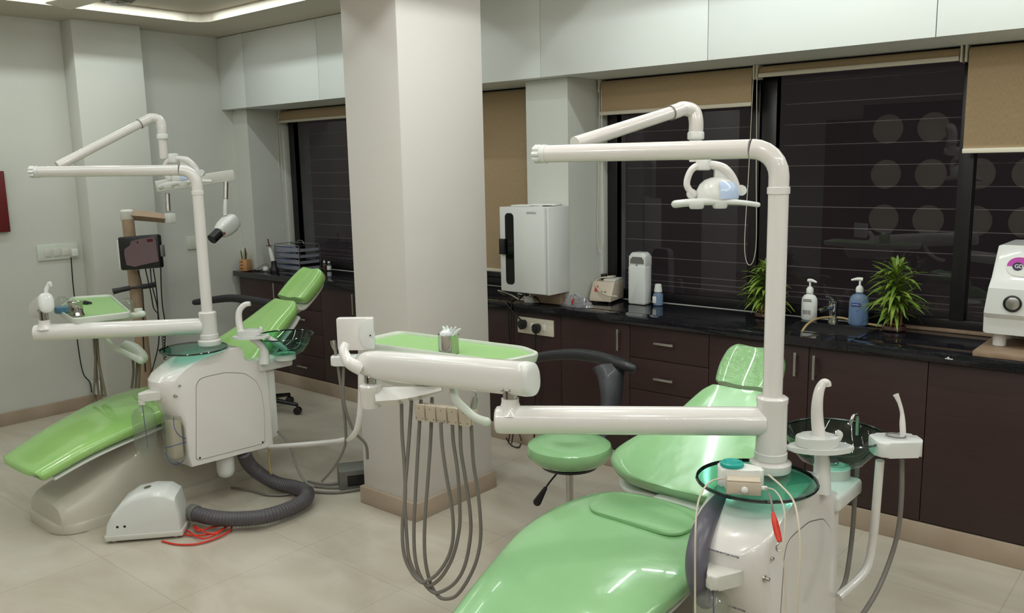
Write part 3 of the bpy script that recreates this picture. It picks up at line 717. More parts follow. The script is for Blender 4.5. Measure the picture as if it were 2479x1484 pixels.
# ---- far unit
FAR = dict(cx=-4.08, pole=(-3.71, 2.11), lift=.0, backlift=.0, slope=.60, yend=2.79, vinyl=M_vinB,
           head=(2.90, .972, 1.08, math.radians(40)), arm1=(1.602, (-4.153, 1.592, 1.607)), inst_arm=(-4.22, 1.56, .872), link=(-4.198, 1.570, 0.945), bal=((-4.174, 1.578, 1.013), (-4.786, 1.749, 0.894)),
            label='farther green dental chair beyond the floor suction box')
tF, HF = dental_unit(FAR)
lamp_head(tF, dict(s=(-4.181, 1.694, 1.632), e=(-4.140, 2.109, 1.842), el=(-4.115, 2.176, 1.804), dr=(-4.116, 2.170, 1.658), c=(-3.980, 2.210, 1.549), rt=(.76, .65, 0), tilt=.12), None)

# ---- near: bowl, cup filler, assistant arm
def bowl(t, c, r=.143, spout=True):
    bw = simple('spittoon_bowl', G_bowl, lambda b: lathe(b, [(.02, -.098), (.06, -.095), (.095, -.078), (.125, -.04), (r, 0), (r - .006, 0), (.119, -.04), (.09, -.073), (.055, -.089), (.02, -.092)], c, 48, cap=False), parent=t)
    simple('bowl_rim', G_rim, lambda b: lathe(b, [(r - .004, -.003), (r, -.002), (r + .0015, .0015), (r - .002, .004), (r - .006, .002)], c, 48, cap=False), parent=bw)
    simple('bowl_drain', M_chrome, lambda b: (cyl(b, (c[0], c[1], c[2] - .093), (c[0], c[1], c[2] - .086), .02)), parent=bw)
    simple('bowl_pedestal', M_white2, lambda b: lathe(b, [(.052, .672), (.052, .70), (.046, c[2] - .10), (.03, c[2] - .095)], (c[0], c[1], 0), 24), parent=t)
    if spout: simple('bowl_spout', M_chrome, lambda b: tube(b, [(c[0] + .03, c[1] + .115, c[2] - .03), (c[0] + .03, c[1] + .11, c[2] + .03), (c[0] + .028, c[1] + .08, c[2] + .035), (c[0] + .025, c[1] + .07, c[2] + .01)], .006, 10), parent=bw)
CN = (-.875, 2.455, .802)
bowl(tN, CN)
def cup_filler(t, pc, d, post, tip, path=None):
    """spout on an oval plate; d = long direction of plate"""
    d = Vector(d).normalized(); s = Vector((-d.y, d.x, 0)); up = Vector((0, 0, 1)); c = Vector(pc)
    m4 = basis(c, d, s, up)
    pl = simple('filler_plate', M_white2, lambda b: (prism(b, [(.088 * math.cos(a) * (1 if abs(math.cos(a)) < .8 else 1), .045 * math.sin(a) * (1 - .25 * math.cos(a) ** 2)) for a in [2 * PI * k / 32 for k in range(32)]], -.013, .0, m4, bev=.004),
                                                    prism(b, [(-.008 + .056 * math.cos(a), .04 * math.sin(a)) for a in [2 * PI * k / 32 for k in range(32)]], -.0, .027, m4, bev=.004)), parent=t)
    tp = Vector(tip)
    simple('cup_filler_spout', M_white, lambda b: tube(b, path or [c + up * .016, c + up * .08, c + (tp - c) * .75 + up * .02, c + (tp - c) * .95 + up * .022 + d * 0, tp], [.017, .0155, .013, .010, .007] if not path else [.018, .016, .0145, .013, .011, .0095, .008][:len(path)], 16, 6), parent=t)
    simple('filler_hook', M_white2, lambda b: tube(b, [c + d * .045 + up * .015, c + d * .05 + up * .03, c + d * .042 + up * .036], .008, 10), parent=pl)
    simple('filler_post', M_white2, lambda b: tube(b, [c - up * .01, Vector(post) + up * .08, post], [.017, .02, .026], 16), parent=t)
cup_filler(tN, (-0.812, 2.185, 0.849), (.8, .6, 0), (-0.813, 2.208, 0.713), (-0.813, 2.206, 1.011), [(-0.814, 2.186, 0.862), (-0.824, 2.190, 0.917), (-0.824, 2.186, 0.963), (-0.823, 2.194, 0.995), (-0.817, 2.203, 1.014), (-0.809, 2.210, 1.014), (-0.806, 2.211, 1.005)])
# assistant arm of the near chair
simple('assistant_arm', M_white, lambda b: tube(b, [(-0.800, 2.342, 0.357), (-0.773, 2.412, 0.388), (-0.760, 2.456, 0.417), (-0.755, 2.474, 0.479), (-0.747, 2.464, 0.586), (-0.739, 2.452, 0.747)], .0125, 16), parent=tN)
def holderN(b):
    m4 = basis((-0.703, 2.480, 0.792), (.78, .63, 0), (-.63, .78, 0), (0, 0, 1))
    prism(b, round_poly([(-.07, -.05), (.05, -.045), (.062, -.02), (.062, .03), (.035, .045), (-.07, .05)], .03, 6), -.022, .022, m4, bev=.007)
hN = simple('suction_holder', M_white2, holderN, parent=tN)
simple('holder_ring', M_seam, lambda b: (tube(b, [Vector((-0.708, 2.480, 0.813)) + Vector((math.cos(a) * .026, math.sin(a) * .02, .007)) for a in [2 * PI * k / 16 for k in range(16)]], .0022, 6, 1, closed=True)), parent=hN)
simple('suction_tip', M_white, lambda b: tube(b, [(-0.692, 2.493, 0.813), (-0.697, 2.498, 0.853), (-0.701, 2.502, 0.882), (-0.709, 2.500, 0.911), (-0.719, 2.497, 0.934)], [.0085, .0085, .0055, .0055, .0085], 12), parent=tN)
for pts in ([(-0.692, 2.494, 0.751), (-0.689, 2.499, 0.639), (-0.696, 2.507, 0.522), (-0.709, 2.476, 0.428), (-0.718, 2.400, 0.366), (-0.728, 2.304, 0.329)], [(-0.819, 2.509, 0.707), (-0.816, 2.490, 0.611), (-0.815, 2.477, 0.486), (-0.814, 2.439, 0.371), (-0.817, 2.390, 0.338)]):
    simple('suction_hose', M_hose, lambda b: tube(b, pts, .0068, 10), parent=tN)
# fixtures on the near housing
def lab(name, s, x0, y, z, w, h, size):
    p = simple('label_strip', M_matte, lambda b: box(b, x0 - w / 2, x0 + w / 2, y - .0007, y + .01, z - h / 2, z + h / 2, .0004), parent=HN)
    text_obj('lettering', s, size, basis((x0, y - .0012, z), (1, 0, 0), (0, 0, 1), (0, -1, 0)), M_navy, HN, .0003)
text_obj('lettering', 'TREATED WATER BOTTLED WATER', .0062, basis((-.90, 1.797, .667), (1, 0, 0), (0, 0, 1), (0, -1, 0)), M_navy, HN, .0004, bold=True)
text_obj('lettering', 'WATER SYSTEM', .0062, basis((-.875, 1.846, .508), (1, 0, 0), (0, 0, 1), (0, -1, 0)), M_navy, HN, .0004, bold=True)
def bottle_bracket(t, x, y, z):
    simple('bottle_cap_bracket', M_matte, lambda b: (prism(b, round_poly([(-.04, .01), (-.012, -.055), (.012, -.055), (.045, .01), (.045, .03), (-.04, .03)], .02, 5), -.014, .022, basis((x, y, z), (1, 0, 0), (0, 1, 0), (0, 0, 1)), bev=.006)), parent=t)
bottle_bracket(tN, -.895, 1.80, .605)
def water_bottle(t, x, y, zt, h, r):
    w = simple('water_bottle', G_clear, lambda b: lathe(b, [(.014, 0), (.014, -.02), (.02, -.03), (r * .75, -.038), (r, -.062), (r, -h * .62), (r * .9, -h * .66), (r * .97, -h * .72), (r * .95, -h + .02), (r * .8, -h), (.01, -h + .006)], (x, y, zt), 28, cap=True), parent=t)
    simple('bottle_neck', M_matte, lambda b: cyl(b, (x, y, zt - .015), (x, y, zt + .006), .017), parent=w)
    simple('dip_tube', M_blue, lambda b: tube(b, [(x, y, zt - .01), (x + .004, y, zt - h * .4), (x - .01, y + .01, zt - h * .7), (x + .012, y, zt - h + .03)], .002, 6), parent=w)
water_bottle(tN, -.905, 1.775, .600, .26, .046)
# armrest of the near chair
simple('armrest', M_arm, lambda b: tube(b, [(-0.986, 1.969, 0.729), (-0.979, 1.905, 0.713), (-0.961, 1.823, 0.691), (-0.952, 1.780, 0.644), (-0.946, 1.774, 0.595), (-0.947, 1.802, 0.540), (-0.956, 1.838, 0.499)], [.015, .021, .023, .023, .023, .023, .016], 16, 6, flat=1.2), parent=tN)

# ---- far: bowl, cup filler, assistant arm
CFb = (-3.565, 2.425, .79)
bowl(tF, CFb, .146, False)
cup_filler(tF, (-3.567, 2.245, 0.820), (.70, .70, 0), (-3.558, 2.301, 0.673), (-3.585, 2.262, 0.969), [(-3.604, 2.216, 0.834), (-3.618, 2.217, 0.893), (-3.619, 2.225, 0.937), (-3.604, 2.245, 0.964), (-3.583, 2.263, 0.969)])
simple('filler_bridge', M_white2, lambda b: tube(b, [(-3.536, 2.297, 0.815), (-3.516, 2.345, 0.773), (-3.522, 2.398, 0.732)], [.012, .016, .012], 10, 4, flat=1.6), parent=tF)
simple('assistant_arm', M_white, lambda b: tube(b, [(-3.599, 2.330, 0.237), (-3.172, 2.282, 0.353), (-2.816, 2.172, 0.469), (-2.689, 2.134, 0.532), (-2.649, 2.130, 0.601), (-2.637, 2.135, 0.696), (-2.632, 2.138, 0.814)], .0128, 16), parent=tF)
def holderF(b):
    m4 = basis((-2.679, 2.104, 0.845), (.78, .63, 0), (-.63, .78, 0), (0, 0, 1))
    prism(b, round_poly([(-.058, -.03), (.065, -.03), (.065, .03), (-.058, .03)], .015, 5), -.018, .018, m4, bev=.005)
simple('suction_holder', M_white2, holderF, parent=tF)
simple('suction_tip', M_steel, lambda b: tube(b, [(-2.710, 2.079, 0.852), (-2.715, 2.081, 0.881), (-2.722, 2.080, 0.905), (-2.726, 2.080, 0.923)], [.006, .006, .011, .011], 12, 3), parent=tF)
for pts in ([(-2.702, 2.080, 0.824), (-2.702, 2.092, 0.695), (-2.720, 2.114, 0.566), (-2.792, 2.162, 0.451), (-2.934, 2.210, 0.315), (-3.088, 2.254, 0.201)], [(-2.685, 2.094, 0.824), (-2.696, 2.094, 0.678), (-2.695, 2.133, 0.548), (-2.689, 2.188, 0.474), (-2.715, 2.216, 0.398)]):
    simple('suction_hose', M_hose, lambda b: tube(b, pts, .0062, 10), parent=tF)
bottle_bracket(tF, -3.70, 1.795, .600)
water_bottle(tF, -3.70, 1.755, .585, .245, .050)
simple('filter_jar', G_clear, lambda b: prism(b, rrect(-.045, .045, -.035, .035, .015, 4), .29, .50, basis((-3.66, 1.865, 0), (1, 0, 0), (0, 1, 0), (0, 0, 1)), bev=.006), parent=tF)
simple('filter_core', M_beige, lambda b: box(b, -3.695, -3.625, 1.845, 1.895, .30, .48, .012), parent=tF)
for pts in ([(-3.515, 1.800, 0.534), (-3.489, 1.786, 0.495), (-3.468, 1.796, 0.459), (-3.483, 1.832, 0.434)], [(-3.502, 1.744, 0.410), (-3.460, 1.770, 0.425), (-3.482, 1.830, 0.419)], [(-3.500, 1.741, 0.392), (-3.474, 1.743, 0.360), (-3.461, 1.763, 0.338), (-3.481, 1.812, 0.339)]):
    simple('blue_tube', M_blue, lambda b: tube(b, pts, .0018, 6), parent=tF)

# ------------------------------------------------------------------ instrument trays
def tray(t, poly, z, mat_inset, body):
    c = Vector((sum(p[0] for p in poly) / len(poly), sum(p[1] for p in poly) / len(poly)))
    pl = round_poly([(p[0], p[1]) for p in poly], .035, 6)
    def scl(P, k): return [(c.x + (p[0] - c.x) * (1 - k / (Vector(p) - c).length), c.y + (p[1] - c.y) * (1 - k / (Vector(p) - c).length)) for p in P]
    inner = scl(pl, .016)
    def f(b):
        rings = []
        for (P, zz) in ((scl(pl, .02), z - .026), (scl(pl, .006), z - .022), (pl, z - .004), (pl, z + .004), (scl(pl, .003), z + .007), (scl(pl, .011), z + .007), (scl(pl, .014), z + .003), (inner, z - .006)):
            rings.append([b.verts.new((p[0], p[1], zz)) for p in P])
        ring_bridge(b, rings)
    tr = simple('instrument_tray', M_grn, f, parent=t)
    simple('tray_mat', M_mat, lambda b: prism(b, scl(pl, .019), z - .0055, z - .003), parent=tr)
    return tr
NT = [(-2.335, 2.08), (-1.78, 2.135), (-1.672, 2.085), (-1.70, 1.93), (-2.33, 1.86)]
trN = tray(tN, NT, 1.0, .02, None)
# unit body under the near tray
def bodyN(b):
    m4 = basis((-2.02, 1.92, 0), (1, 0, 0), (0, 1, 0), (0, 0, 1))
    rings = []
    for (P, zz) in (([(-.20, -.10), (.10, -.11), (.14, .0), (.10, .09), (-.20, .08)], .972), ([(-.19, -.09), (.10, -.10), (.13, .0), (.09, .08), (-.19, .07)], .925), ([(-.17, -.07), (.02, -.08), (.05, .0), (.02, .06), (-.17, .06)], .885)):
        rings.append([b.verts.new((-2.02 + p[0], 1.92 + p[1], zz)) for p in round_poly(P, .03, 4)])
    ring_bridge(b, rings)
dbN = simple('control_body', M_grn, bodyN, parent=tN)
simple('body_mount', M_white, lambda b: (lathe(b, [(.03, .855), (.033, .862), (.033, .905), (.036, .91), (.036, .925), (.03, .93)], (*(-2.050, 1.699, 0.922)[:2], 0), 24), tube(b, [(-2.039, 1.701, 0.887), (-2.000, 1.761, 0.885), (-1.965, 1.818, 0.887), (-1.906, 1.870, 0.898)], [.03, .030, .022, .008], 4, 1, flat=1.6)), parent=tN)
simple('mount_sleeve', M_chrome, lambda b: cyl(b, (*(-2.052, 1.702, 0.943)[:2], .925), (*(-2.052, 1.702, 0.943)[:2], .955), .0185), parent=tN)
# film viewer on the near balance arm
def viewer(b):
    m4 = basis((-2.177, 1.755, 1.068), Vector((.80, .60, 0)).normalized(), Vector((0, 0, 1)), Vector((.60, -.80, 0)).normalized())
    prism(b, rrect(-.060, .060, -.055, .052, .006, 3), -.014, .014, m4, bev=.003)
vw = simple('film_viewer', M_white, viewer, parent=tN)
simple('viewer_cheek', M_white2, lambda b: prism(b, [(.062, -.05), (.062, .05), (.04, .05), (.022, .035), (.014, .01), (.014, -.015), (.024, -.04), (.04, -.05)], .0141, .019, basis((-2.177, 1.755, 1.068), Vector((.80, .60, 0)), (0, 0, 1), Vector((.60, -.80, 0))), bev=.002), parent=vw)
simple('viewer_switch', M_black, lambda b: cyl(b, (-2.123, 1.768, 1.064), (-2.114, 1.762, 1.066), .0025, 10), parent=vw)
simple('viewer_bracket', M_white, lambda b: tube(b, [(-2.136, 1.680, 1.051), (-2.132, 1.666, 1.032), (-2.116, 1.662, 1.011), (-2.095, 1.663, 0.995), (-2.079, 1.686, 0.977)], [.013, .016, .017, .02, .022], 14, 5), parent=tN)
# grab handle and handpiece holder under the near tray
simple('tray_handle', M_grn, lambda b: tube(b, [(-1.729, 1.743, 0.962), (-1.714, 1.735, 0.929), (-1.689, 1.738, 0.908), (-1.646, 1.744, 0.883), (-1.606, 1.749, 0.875)], [.013, .013, .0125, .0115, .0135], 14, 6, rounded=True), parent=tN)
def hb(b):
    p, q = Vector((-1.948, 1.795, 0.835)), Vector((-1.733, 1.821, 0.846)); d = (q - p)
    m4 = basis(p, d.normalized(), Vector((0, 0, 1)).cross(d).normalized(), d.normalized().cross(Vector((0, 0, 1)).cross(d).normalized()))
    box(b, 0, d.length, .0, .035, -.022, .022, .003, mtx=m4)
hd = simple('handpiece_holder', M_beige, hb, parent=tN)
_p, _q = Vector((-1.948, 1.795, 0.835)), Vector((-1.733, 1.821, 0.846)); _d = (_q - _p); _dn = _d.normalized(); _s = Vector((0, 0, 1)).cross(_dn).normalized(); _u3 = _dn.cross(_s)
for k in range(5):
    o0 = _p + _d * (k / 5.0)
    hk = simple('holder_cradle', M_beige, lambda b: box(b, .002, _d.length / 5 - .002, -.012, 0, -.026, .028, .004, mtx=basis(o0, _dn, _s, _u3)), parent=hd)
    simple('cradle_screw', M_black, lambda b: [cyl(b, o0 + _dn * (a * _d.length / 5) - _s * .0119 + _u3 * h, o0 + _dn * (a * _d.length / 5) - _s * .0128 + _u3 * h, .0017, 8) for (a, h) in ((.2, -.016), (.5, .016), (.8, -.016))], parent=hd)
simple('air_syringe', M_steel, lambda b: (tube(b, [(-1.747, 1.839, 0.861), (-1.746, 1.846, 0.886), (-1.744, 1.850, 0.902)], [.009, .011, .008], 12, 4), tube(b, [(-1.744, 1.850, 0.900), (-1.744, 1.854, 0.917), (-1.752, 1.848, 0.921)], .003, 8, 4)), parent=hd)
# tubing loops of the near unit
for pts in (
        [(-1.996, 1.777, 0.855), (-1.993, 1.771, 0.760), (-1.985, 1.768, 0.652), (-1.980, 1.762, 0.558), (-1.985, 1.749, 0.463), (-1.978, 1.744, 0.368), (-1.956, 1.754, 0.307), (-1.930, 1.767, 0.277), (-1.914, 1.774, 0.280), (-1.880, 1.794, 0.308), (-1.848, 1.814, 0.366), (-1.830, 1.822, 0.438), (-1.827, 1.818, 0.537), (-1.834, 1.805, 0.648), (-1.837, 1.795, 0.744), (-1.834, 1.789, 0.822)],
        [(-1.972, 1.798, 0.863), (-1.975, 1.786, 0.759), (-1.979, 1.773, 0.652), (-1.981, 1.761, 0.558), (-1.976, 1.757, 0.435), (-1.967, 1.755, 0.353), (-1.945, 1.764, 0.297), (-1.918, 1.778, 0.268), (-1.898, 1.786, 0.268), (-1.866, 1.806, 0.304), (-1.835, 1.825, 0.373), (-1.815, 1.836, 0.465), (-1.808, 1.834, 0.550), (-1.807, 1.828, 0.661), (-1.810, 1.817, 0.757), (-1.807, 1.812, 0.822)],
        [(-1.949, 1.818, 0.868), (-1.953, 1.805, 0.745), (-1.958, 1.789, 0.583), (-1.961, 1.776, 0.446), (-1.954, 1.770, 0.351), (-1.938, 1.775, 0.290), (-1.911, 1.788, 0.247), (-1.884, 1.802, 0.240), (-1.840, 1.831, 0.274), (-1.810, 1.850, 0.336), (-1.790, 1.859, 0.436), (-1.785, 1.856, 0.521), (-1.789, 1.844, 0.633), (-1.793, 1.832, 0.729), (-1.788, 1.827, 0.817)],
        [(-1.922, 1.841, 0.875), (-1.924, 1.830, 0.744), (-1.928, 1.815, 0.610), (-1.934, 1.799, 0.460), (-1.930, 1.791, 0.350), (-1.914, 1.795, 0.268), (-1.893, 1.803, 0.229), (-1.870, 1.813, 0.218), (-1.836, 1.834, 0.232), (-1.800, 1.857, 0.294), (-1.774, 1.871, 0.366), (-1.760, 1.876, 0.452), (-1.759, 1.869, 0.578), (-1.764, 1.856, 0.689), (-1.762, 1.849, 0.810)],
        ):
    simple('handpiece_hose', M_hose, lambda b: tube(b, pts, .0058, 10), parent=tN)

# ---- far tray
FT = [(-4.448, 1.723, 0.930), (-4.829, 1.963, 0.930), (-4.738, 2.128, 0.930), (-4.046, 1.907, 0.930), (-4.085, 1.654, 0.930)]
trF = tray(tF, FT, .93, .02, None)
simple('control_body', M_grn, lambda b: (lambda c: box(b, c[0] - .12, c[0] + .12, c[1] - .06, c[1] + .06, .86, .903, .012))((-4.326, 1.897, 0.900)), parent=tF)
simple('tray_arm_end', M_grn, lambda b: tube(b, [(-4.182, 1.932, 0.892), (-4.066, 1.971, 0.915)], .016, 14, 1, rounded=True), parent=tF)
simple('cup_holder', M_grn, lambda b: lathe(b, [(.018, 0), (.02, .005), (.02, .02)], (-4.100, 1.969, 0.918), 16), parent=tF)
simple('tray_handle', M_grn, lambda b: tube(b, [(-4.193, 1.838, 0.809), (-4.163, 1.854, 0.763), (-4.090, 1.883, 0.732), (-4.005, 1.910, 0.703)], [.014, .014, .013, .018], 14, 6, rounded=True), parent=tF)
simple('handpiece_holder', M_grn, lambda b: tube(b, [(-4.220, 1.937, 0.754), (-4.183, 1.963, 0.727), (-4.124, 1.979, 0.689), (-4.132, 1.966, 0.663)], [.02, .03, .022, .012], 14, 4, flat=1.5), parent=tF)
simple('air_syringe', M_white2, lambda b: (tube(b, [(-4.273, 1.620, 1.040), (-4.274, 1.624, 1.063), (-4.268, 1.634, 1.086)], [.010, .011, .008], 10, 3), tube(b, [(-4.270, 1.632, 1.082), (-4.264, 1.638, 1.090), (-4.258, 1.640, 1.074)], [.009, .011, .004], 10, 3)), parent=tF)
for pts in ([(-4.278, 1.828, 0.791), (-4.269, 1.810, 0.670), (-4.262, 1.789, 0.550), (-4.263, 1.773, 0.480)], [(-4.304, 1.831, 0.787), (-4.287, 1.820, 0.666), (-4.272, 1.811, 0.565), (-4.259, 1.807, 0.500)], [(-4.273, 1.832, 0.791), (-4.255, 1.822, 0.670), (-4.230, 1.821, 0.569), (-4.215, 1.821, 0.508)], [(-4.301, 1.834, 0.724), (-4.276, 1.833, 0.623), (-4.259, 1.822, 0.505)],
            [(-4.227, 1.978, 0.665), (-4.219, 1.971, 0.603), (-4.218, 1.954, 0.521)], [(-4.210, 1.991, 0.654), (-4.207, 1.982, 0.603), (-4.204, 1.967, 0.521)], [(-4.200, 1.999, 0.654), (-4.195, 1.990, 0.592), (-4.191, 1.977, 0.521)]):
    simple('handpiece_hose', M_hose2, lambda b: tube(b, pts, .0062, 8), parent=tF)

# ================================================================== LOOSE THINGS BY THE CHAIRS
# cotton cup on near tray
cc = (-1.945, 1.945)
t = thing('instrument_cup', (cc[0], cc[1], .9975), 'chrome cup standing on the green mat of the nearer tray', 'cup', 'chrome cups on the trays')
simple('cup_body', M_chrome, lambda b: lathe(b, [(.032, .9975), (.034, .999), (.034, 1.058), (.035, 1.060), (.033, 1.060), (.032, 1.002), (.0, 1.001)], (*cc, 0), 28, cap=False), parent=t)
def cotton(b):
    random.seed(3)
    for k in range(9):
        a = random.random() * 6.28; r = random.random() * .018
        c = Vector((cc[0] + r * math.cos(a), cc[1] + r * math.sin(a), 1.050 + random.random() * .014))
        bmesh.ops.create_icosphere(b, subdivisions=2, radius=.011 + random.random() * .004, matrix=Matrix.Translation(c))
    for k in range(5):
        tube(b, [(cc[0] + .01 * k - .02, cc[1], 1.05), (cc[0] + .014 * k - .02, cc[1] + .004, 1.072), (cc[0] + .02 * k - .025, cc[1], 1.083 + .004 * (k % 2))], [.007, .006, .002], 7, 3)
simple('cotton_wool', M_cotton, cotton, 'tuft of white cotton wool sticking out of the nearer chrome cup', 'cotton', origin=(cc[0], cc[1], 1.002), kind='stuff')
fc = (-4.198, 1.716, 0.927)
t = thing('instrument_cup', fc, 'chrome cup on the tray of the farther chair, before the blue bottle', 'cup', 'chrome cups on the trays')
simple('cup_body', M_chrome, lambda b: lathe(b, [(.036, .928), (.036, .936), (.031, .945), (.031, .99), (.036, .998), (.034, .998), (.029, .99), (.029, .94), (0, .938)], (fc[0], fc[1], 0), 28, cap=False), parent=t)
bc = (-4.357, 1.719, 0.927)
t = thing('liquid_bottle', bc, 'round clear bottle of blue liquid on the farther tray', 'bottle')
simple('bottle_body', G_clear, lambda b: lathe(b, [(.034, .9278), (.038, .932), (.038, .975), (.03, .993), (.018, 1.003), (.016, 1.01)], (bc[0], bc[1], 0), 24), parent=t)
simple('blue_liquid', G_blue, lambda b: lathe(b, [(.033, .930), (.036, .933), (.036, .958)], (bc[0], bc[1], 0), 24), parent=t)
bc2 = (-4.547, 1.906, 0.927)
simple('dental_clip', M_black, lambda b: (tube(b, [(bc2[0] - .035, bc2[1] - .02, .934), (bc2[0], bc2[1], .94), (bc2[0] + .03, bc2[1] + .02, .934)], [.006, .008, .006], 8), box(b, bc2[0] - .03, bc2[0] + .02, bc2[1] - .006, bc2[1] + .012, .928, .936, .002)), 'small black clip lying on the green mat of the farther tray', 'clip', origin=bc2)
bd = (-4.537, 2.099, 0.906)
simple('plastic_dome', G_clear, lambda b: lathe(b, [(.055, -.03), (.062, -.02), (.06, .005), (.04, .022), (.01, .028)], bd, 24), parent=tF)

# ultrasonic control box and puck on the near glass tray
zt = .7825
t = thing('control_unit', (-0.912, 1.945, 0.782), 'beige control box lying on the nearer green glass disc', 'control box')
bo = Vector((-0.888, 1.895, 0.782)); xd = Vector((.70, .71, 0)).normalized(); yd = Vector((-xd.y, xd.x, 0))
ang = math.radians(28); xd = Vector((math.cos(ang), math.sin(ang), 0)); yd = Vector((-xd.y, xd.x, 0))
mB = basis(bo, xd, yd, (0, 0, 1))
simple('box_shell', M_beige, lambda b: (box(b, -.042, .042, -.0, .055, .0, .034, .004, mtx=mB), box(b, -.04, .04, .002, .053, .034, .038, .001, mtx=mB)), parent=t)
simple('knob', M_paper, lambda b: lathe(b, [(.008, 0), (.008, .006), (.005, .008)], mB @ Vector((.002, .0, .016)), 14, -yd), parent=t)
simple('plug', M_paper, lambda b: (lathe(b, [(.006, 0), (.006, .014)], mB @ Vector((.042, .012, .018)), 12, xd)), parent=t)
t2 = thing('pulp_tester', (-0.935, 1.979, 0.800), 'white handset with a round teal button on top of the beige box', 'handset')
mP = basis(mB @ Vector((-.015, .075, .0)), xd, yd, (0, 0, 1))
simple('handset_body', M_paper, lambda b: prism(b, round_poly([(-.045, -.03), (.02, -.042), (.062, -.03), (.068, -.012), (.03, .012), (-.03, .03), (-.048, .012)], .016, 5), .0, .052, mP, bev=.008), parent=t2)
simple('teal_button', M_teal, lambda b: lathe(b, [(.028, .052), (.030, .055), (.029, .061), (.024, .064), (.016, .062), (.014, .060)], mP @ Vector((-.012, -.008, 0)), 28), parent=t2)
cable('handset_cable', [(-0.932, 1.876, 0.823), (-0.942, 1.829, 0.827), (-0.938, 1.776, 0.818), (-0.930, 1.737, 0.791), (-0.913, 1.699, 0.737), (-0.905, 1.686, 0.643), (-0.896, 1.673, 0.548)], .0024, M_cream, None, 'cream cable hanging down left of the nearer housing, over the grey armrest', 'cable')
cable('handset_cable', [(-0.861, 1.976, 0.818), (-0.816, 1.946, 0.810), (-0.771, 1.914, 0.794), (-0.739, 1.869, 0.766), (-0.722, 1.844, 0.709), (-0.714, 1.820, 0.629), (-0.709, 1.809, 0.554)], .0026, M_cream, None, 'cream cable hanging down right of the nearer housing, outermost of the three', 'cable')
cable('handset_cable', [(-0.850, 1.928, 0.802), (-0.815, 1.907, 0.810), (-0.783, 1.878, 0.798), (-0.762, 1.849, 0.767), (-0.752, 1.817, 0.700), (-0.745, 1.815, 0.662), (-0.731, 1.802, 0.549)], .0019, M_cream, None, 'thin cable hanging beside the red clip on the nearer housing', 'cable')
t = thing('crocodile_clip', (-0.783, 1.852, 0.740), 'red clip hanging on the side of the nearer housing', 'clip')
simple('clip_sleeve', M_red, lambda b: tube(b, [(-0.797, 1.861, 0.774), (-0.788, 1.852, 0.757), (-0.777, 1.843, 0.734), (-0.767, 1.835, 0.718)], [.0025, .0055, .006, .004], 10, 5, flat=1.4), parent=t)
simple('clip_jaw', M_steel, lambda b: tube(b, [(-0.767, 1.835, 0.718), (-0.772, 1.828, 0.708), (-0.770, 1.827, 0.698), (-0.765, 1.832, 0.697)], .002, 8, 4), parent=t)
simple('clip_lead', M_hose, lambda b: tube(b, [(-0.828, 1.907, 0.799), (-0.805, 1.871, 0.790), (-0.797, 1.861, 0.774)], .0028, 8, 4), parent=t)

# ------------------------------------------------------------------ stools
def stool(sx, sy, sz, post, armp, label, labels2=None):
    t = thing('operator_stool', (sx, sy, 0), label, 'stool', 'wheeled stools with black curved arms')
    simple('seat', M_vinA if sx > -3 else M_vinB, lambda b: lathe(b, [(.03, -.094), (.10, -.091), (.145, -.078), (.168, -.054), (.172, -.034), (.165, -.015), (.145, -.004), (.11, .0), (.05, -.004), (.003, -.008)], (sx, sy, sz), 48), parent=t)
    simple('seat_plate', M_black, lambda b: lathe(b, [(.115, -.102), (.118, -.092), (.09, -.088)], (sx, sy, sz), 32), parent=t)
    simple('mechanism', M_black, lambda b: lathe(b, [(.028, -.135), (.05, -.115), (.06, -.098)], (sx, sy, sz), 20), parent=t)
    simple('gas_column', M_steel, lambda b: cyl(b, (sx, sy, .17), (sx, sy, sz - .13), .0145), parent=t)
    simple('column_sleeve', M_black, lambda b: cyl(b, (sx, sy, .07), (sx, sy, .235), .026), parent=t)
    simple('height_lever', M_black, lambda b: (tube(b, [(sx - .03, sy - .02, sz - .12), (sx - .06, sy - .05, sz - .17), (sx - .075, sy - .065, sz - .2)], .004, 8, 4), tube(b, [(sx - .075, sy - .065, sz - .2), (sx - .10, sy - .085, sz - .255)], [.009, .017], 12, 3, rounded=True)), parent=t)
    for k in range(5):
        a = 2 * PI * k / 5 + .5; ex, ey = sx + .25 * math.cos(a), sy + .25 * math.sin(a)
        lg = simple('leg', M_black, lambda b: tube(b, [(sx + .02 * math.cos(a), sy + .02 * math.sin(a), .10), (ex, ey, .065)], [.019, .012], 10, 1), parent=t)
        simple('castor', M_black, lambda b: (cyl(b, (ex - math.sin(a) * .018, ey + math.cos(a) * .018, .025), (ex + math.sin(a) * .018, ey - math.cos(a) * .018, .025), .025, 16), cyl(b, (ex, ey, .03), (ex, ey, .065), .008, 10)), parent=lg)
    simple('arm_bar', M_black, lambda b: tube(b, [(sx, sy, sz - .10), ((sx + post[0][0]) / 2, (sy + post[0][1]) / 2, sz - .11), post[0]], .014, 10, 5, flat=1.6), parent=t)
    simple('arm_post', M_blackr, lambda b: tube(b, post, [.018, .019, .023, .030][:len(post)], 18, 6, flat=2.5, up=(.65, -.76, 0)), parent=t)
    simple('curved_arm', M_blackr, lambda b: tube(b, armp, [.020, .024, .027, .029, .030, .022][:len(armp)], 16, 8, rounded=True), parent=t)
stool(-1.985, 2.645, .508, [(-1.970, 2.914, 0.542), (-2.029, 3.009, 0.601), (-2.083, 3.083, 0.660), (-2.114, 3.118, 0.696)], [(-2.628, 3.146, 0.643), (-2.545, 3.172, 0.678), (-2.393, 3.201, 0.705), (-2.246, 3.195, 0.713), (-2.095, 3.139, 0.717), (-2.000, 3.137, 0.704)], 'green round stool with a black curved arm, between pillar and nearer chair')
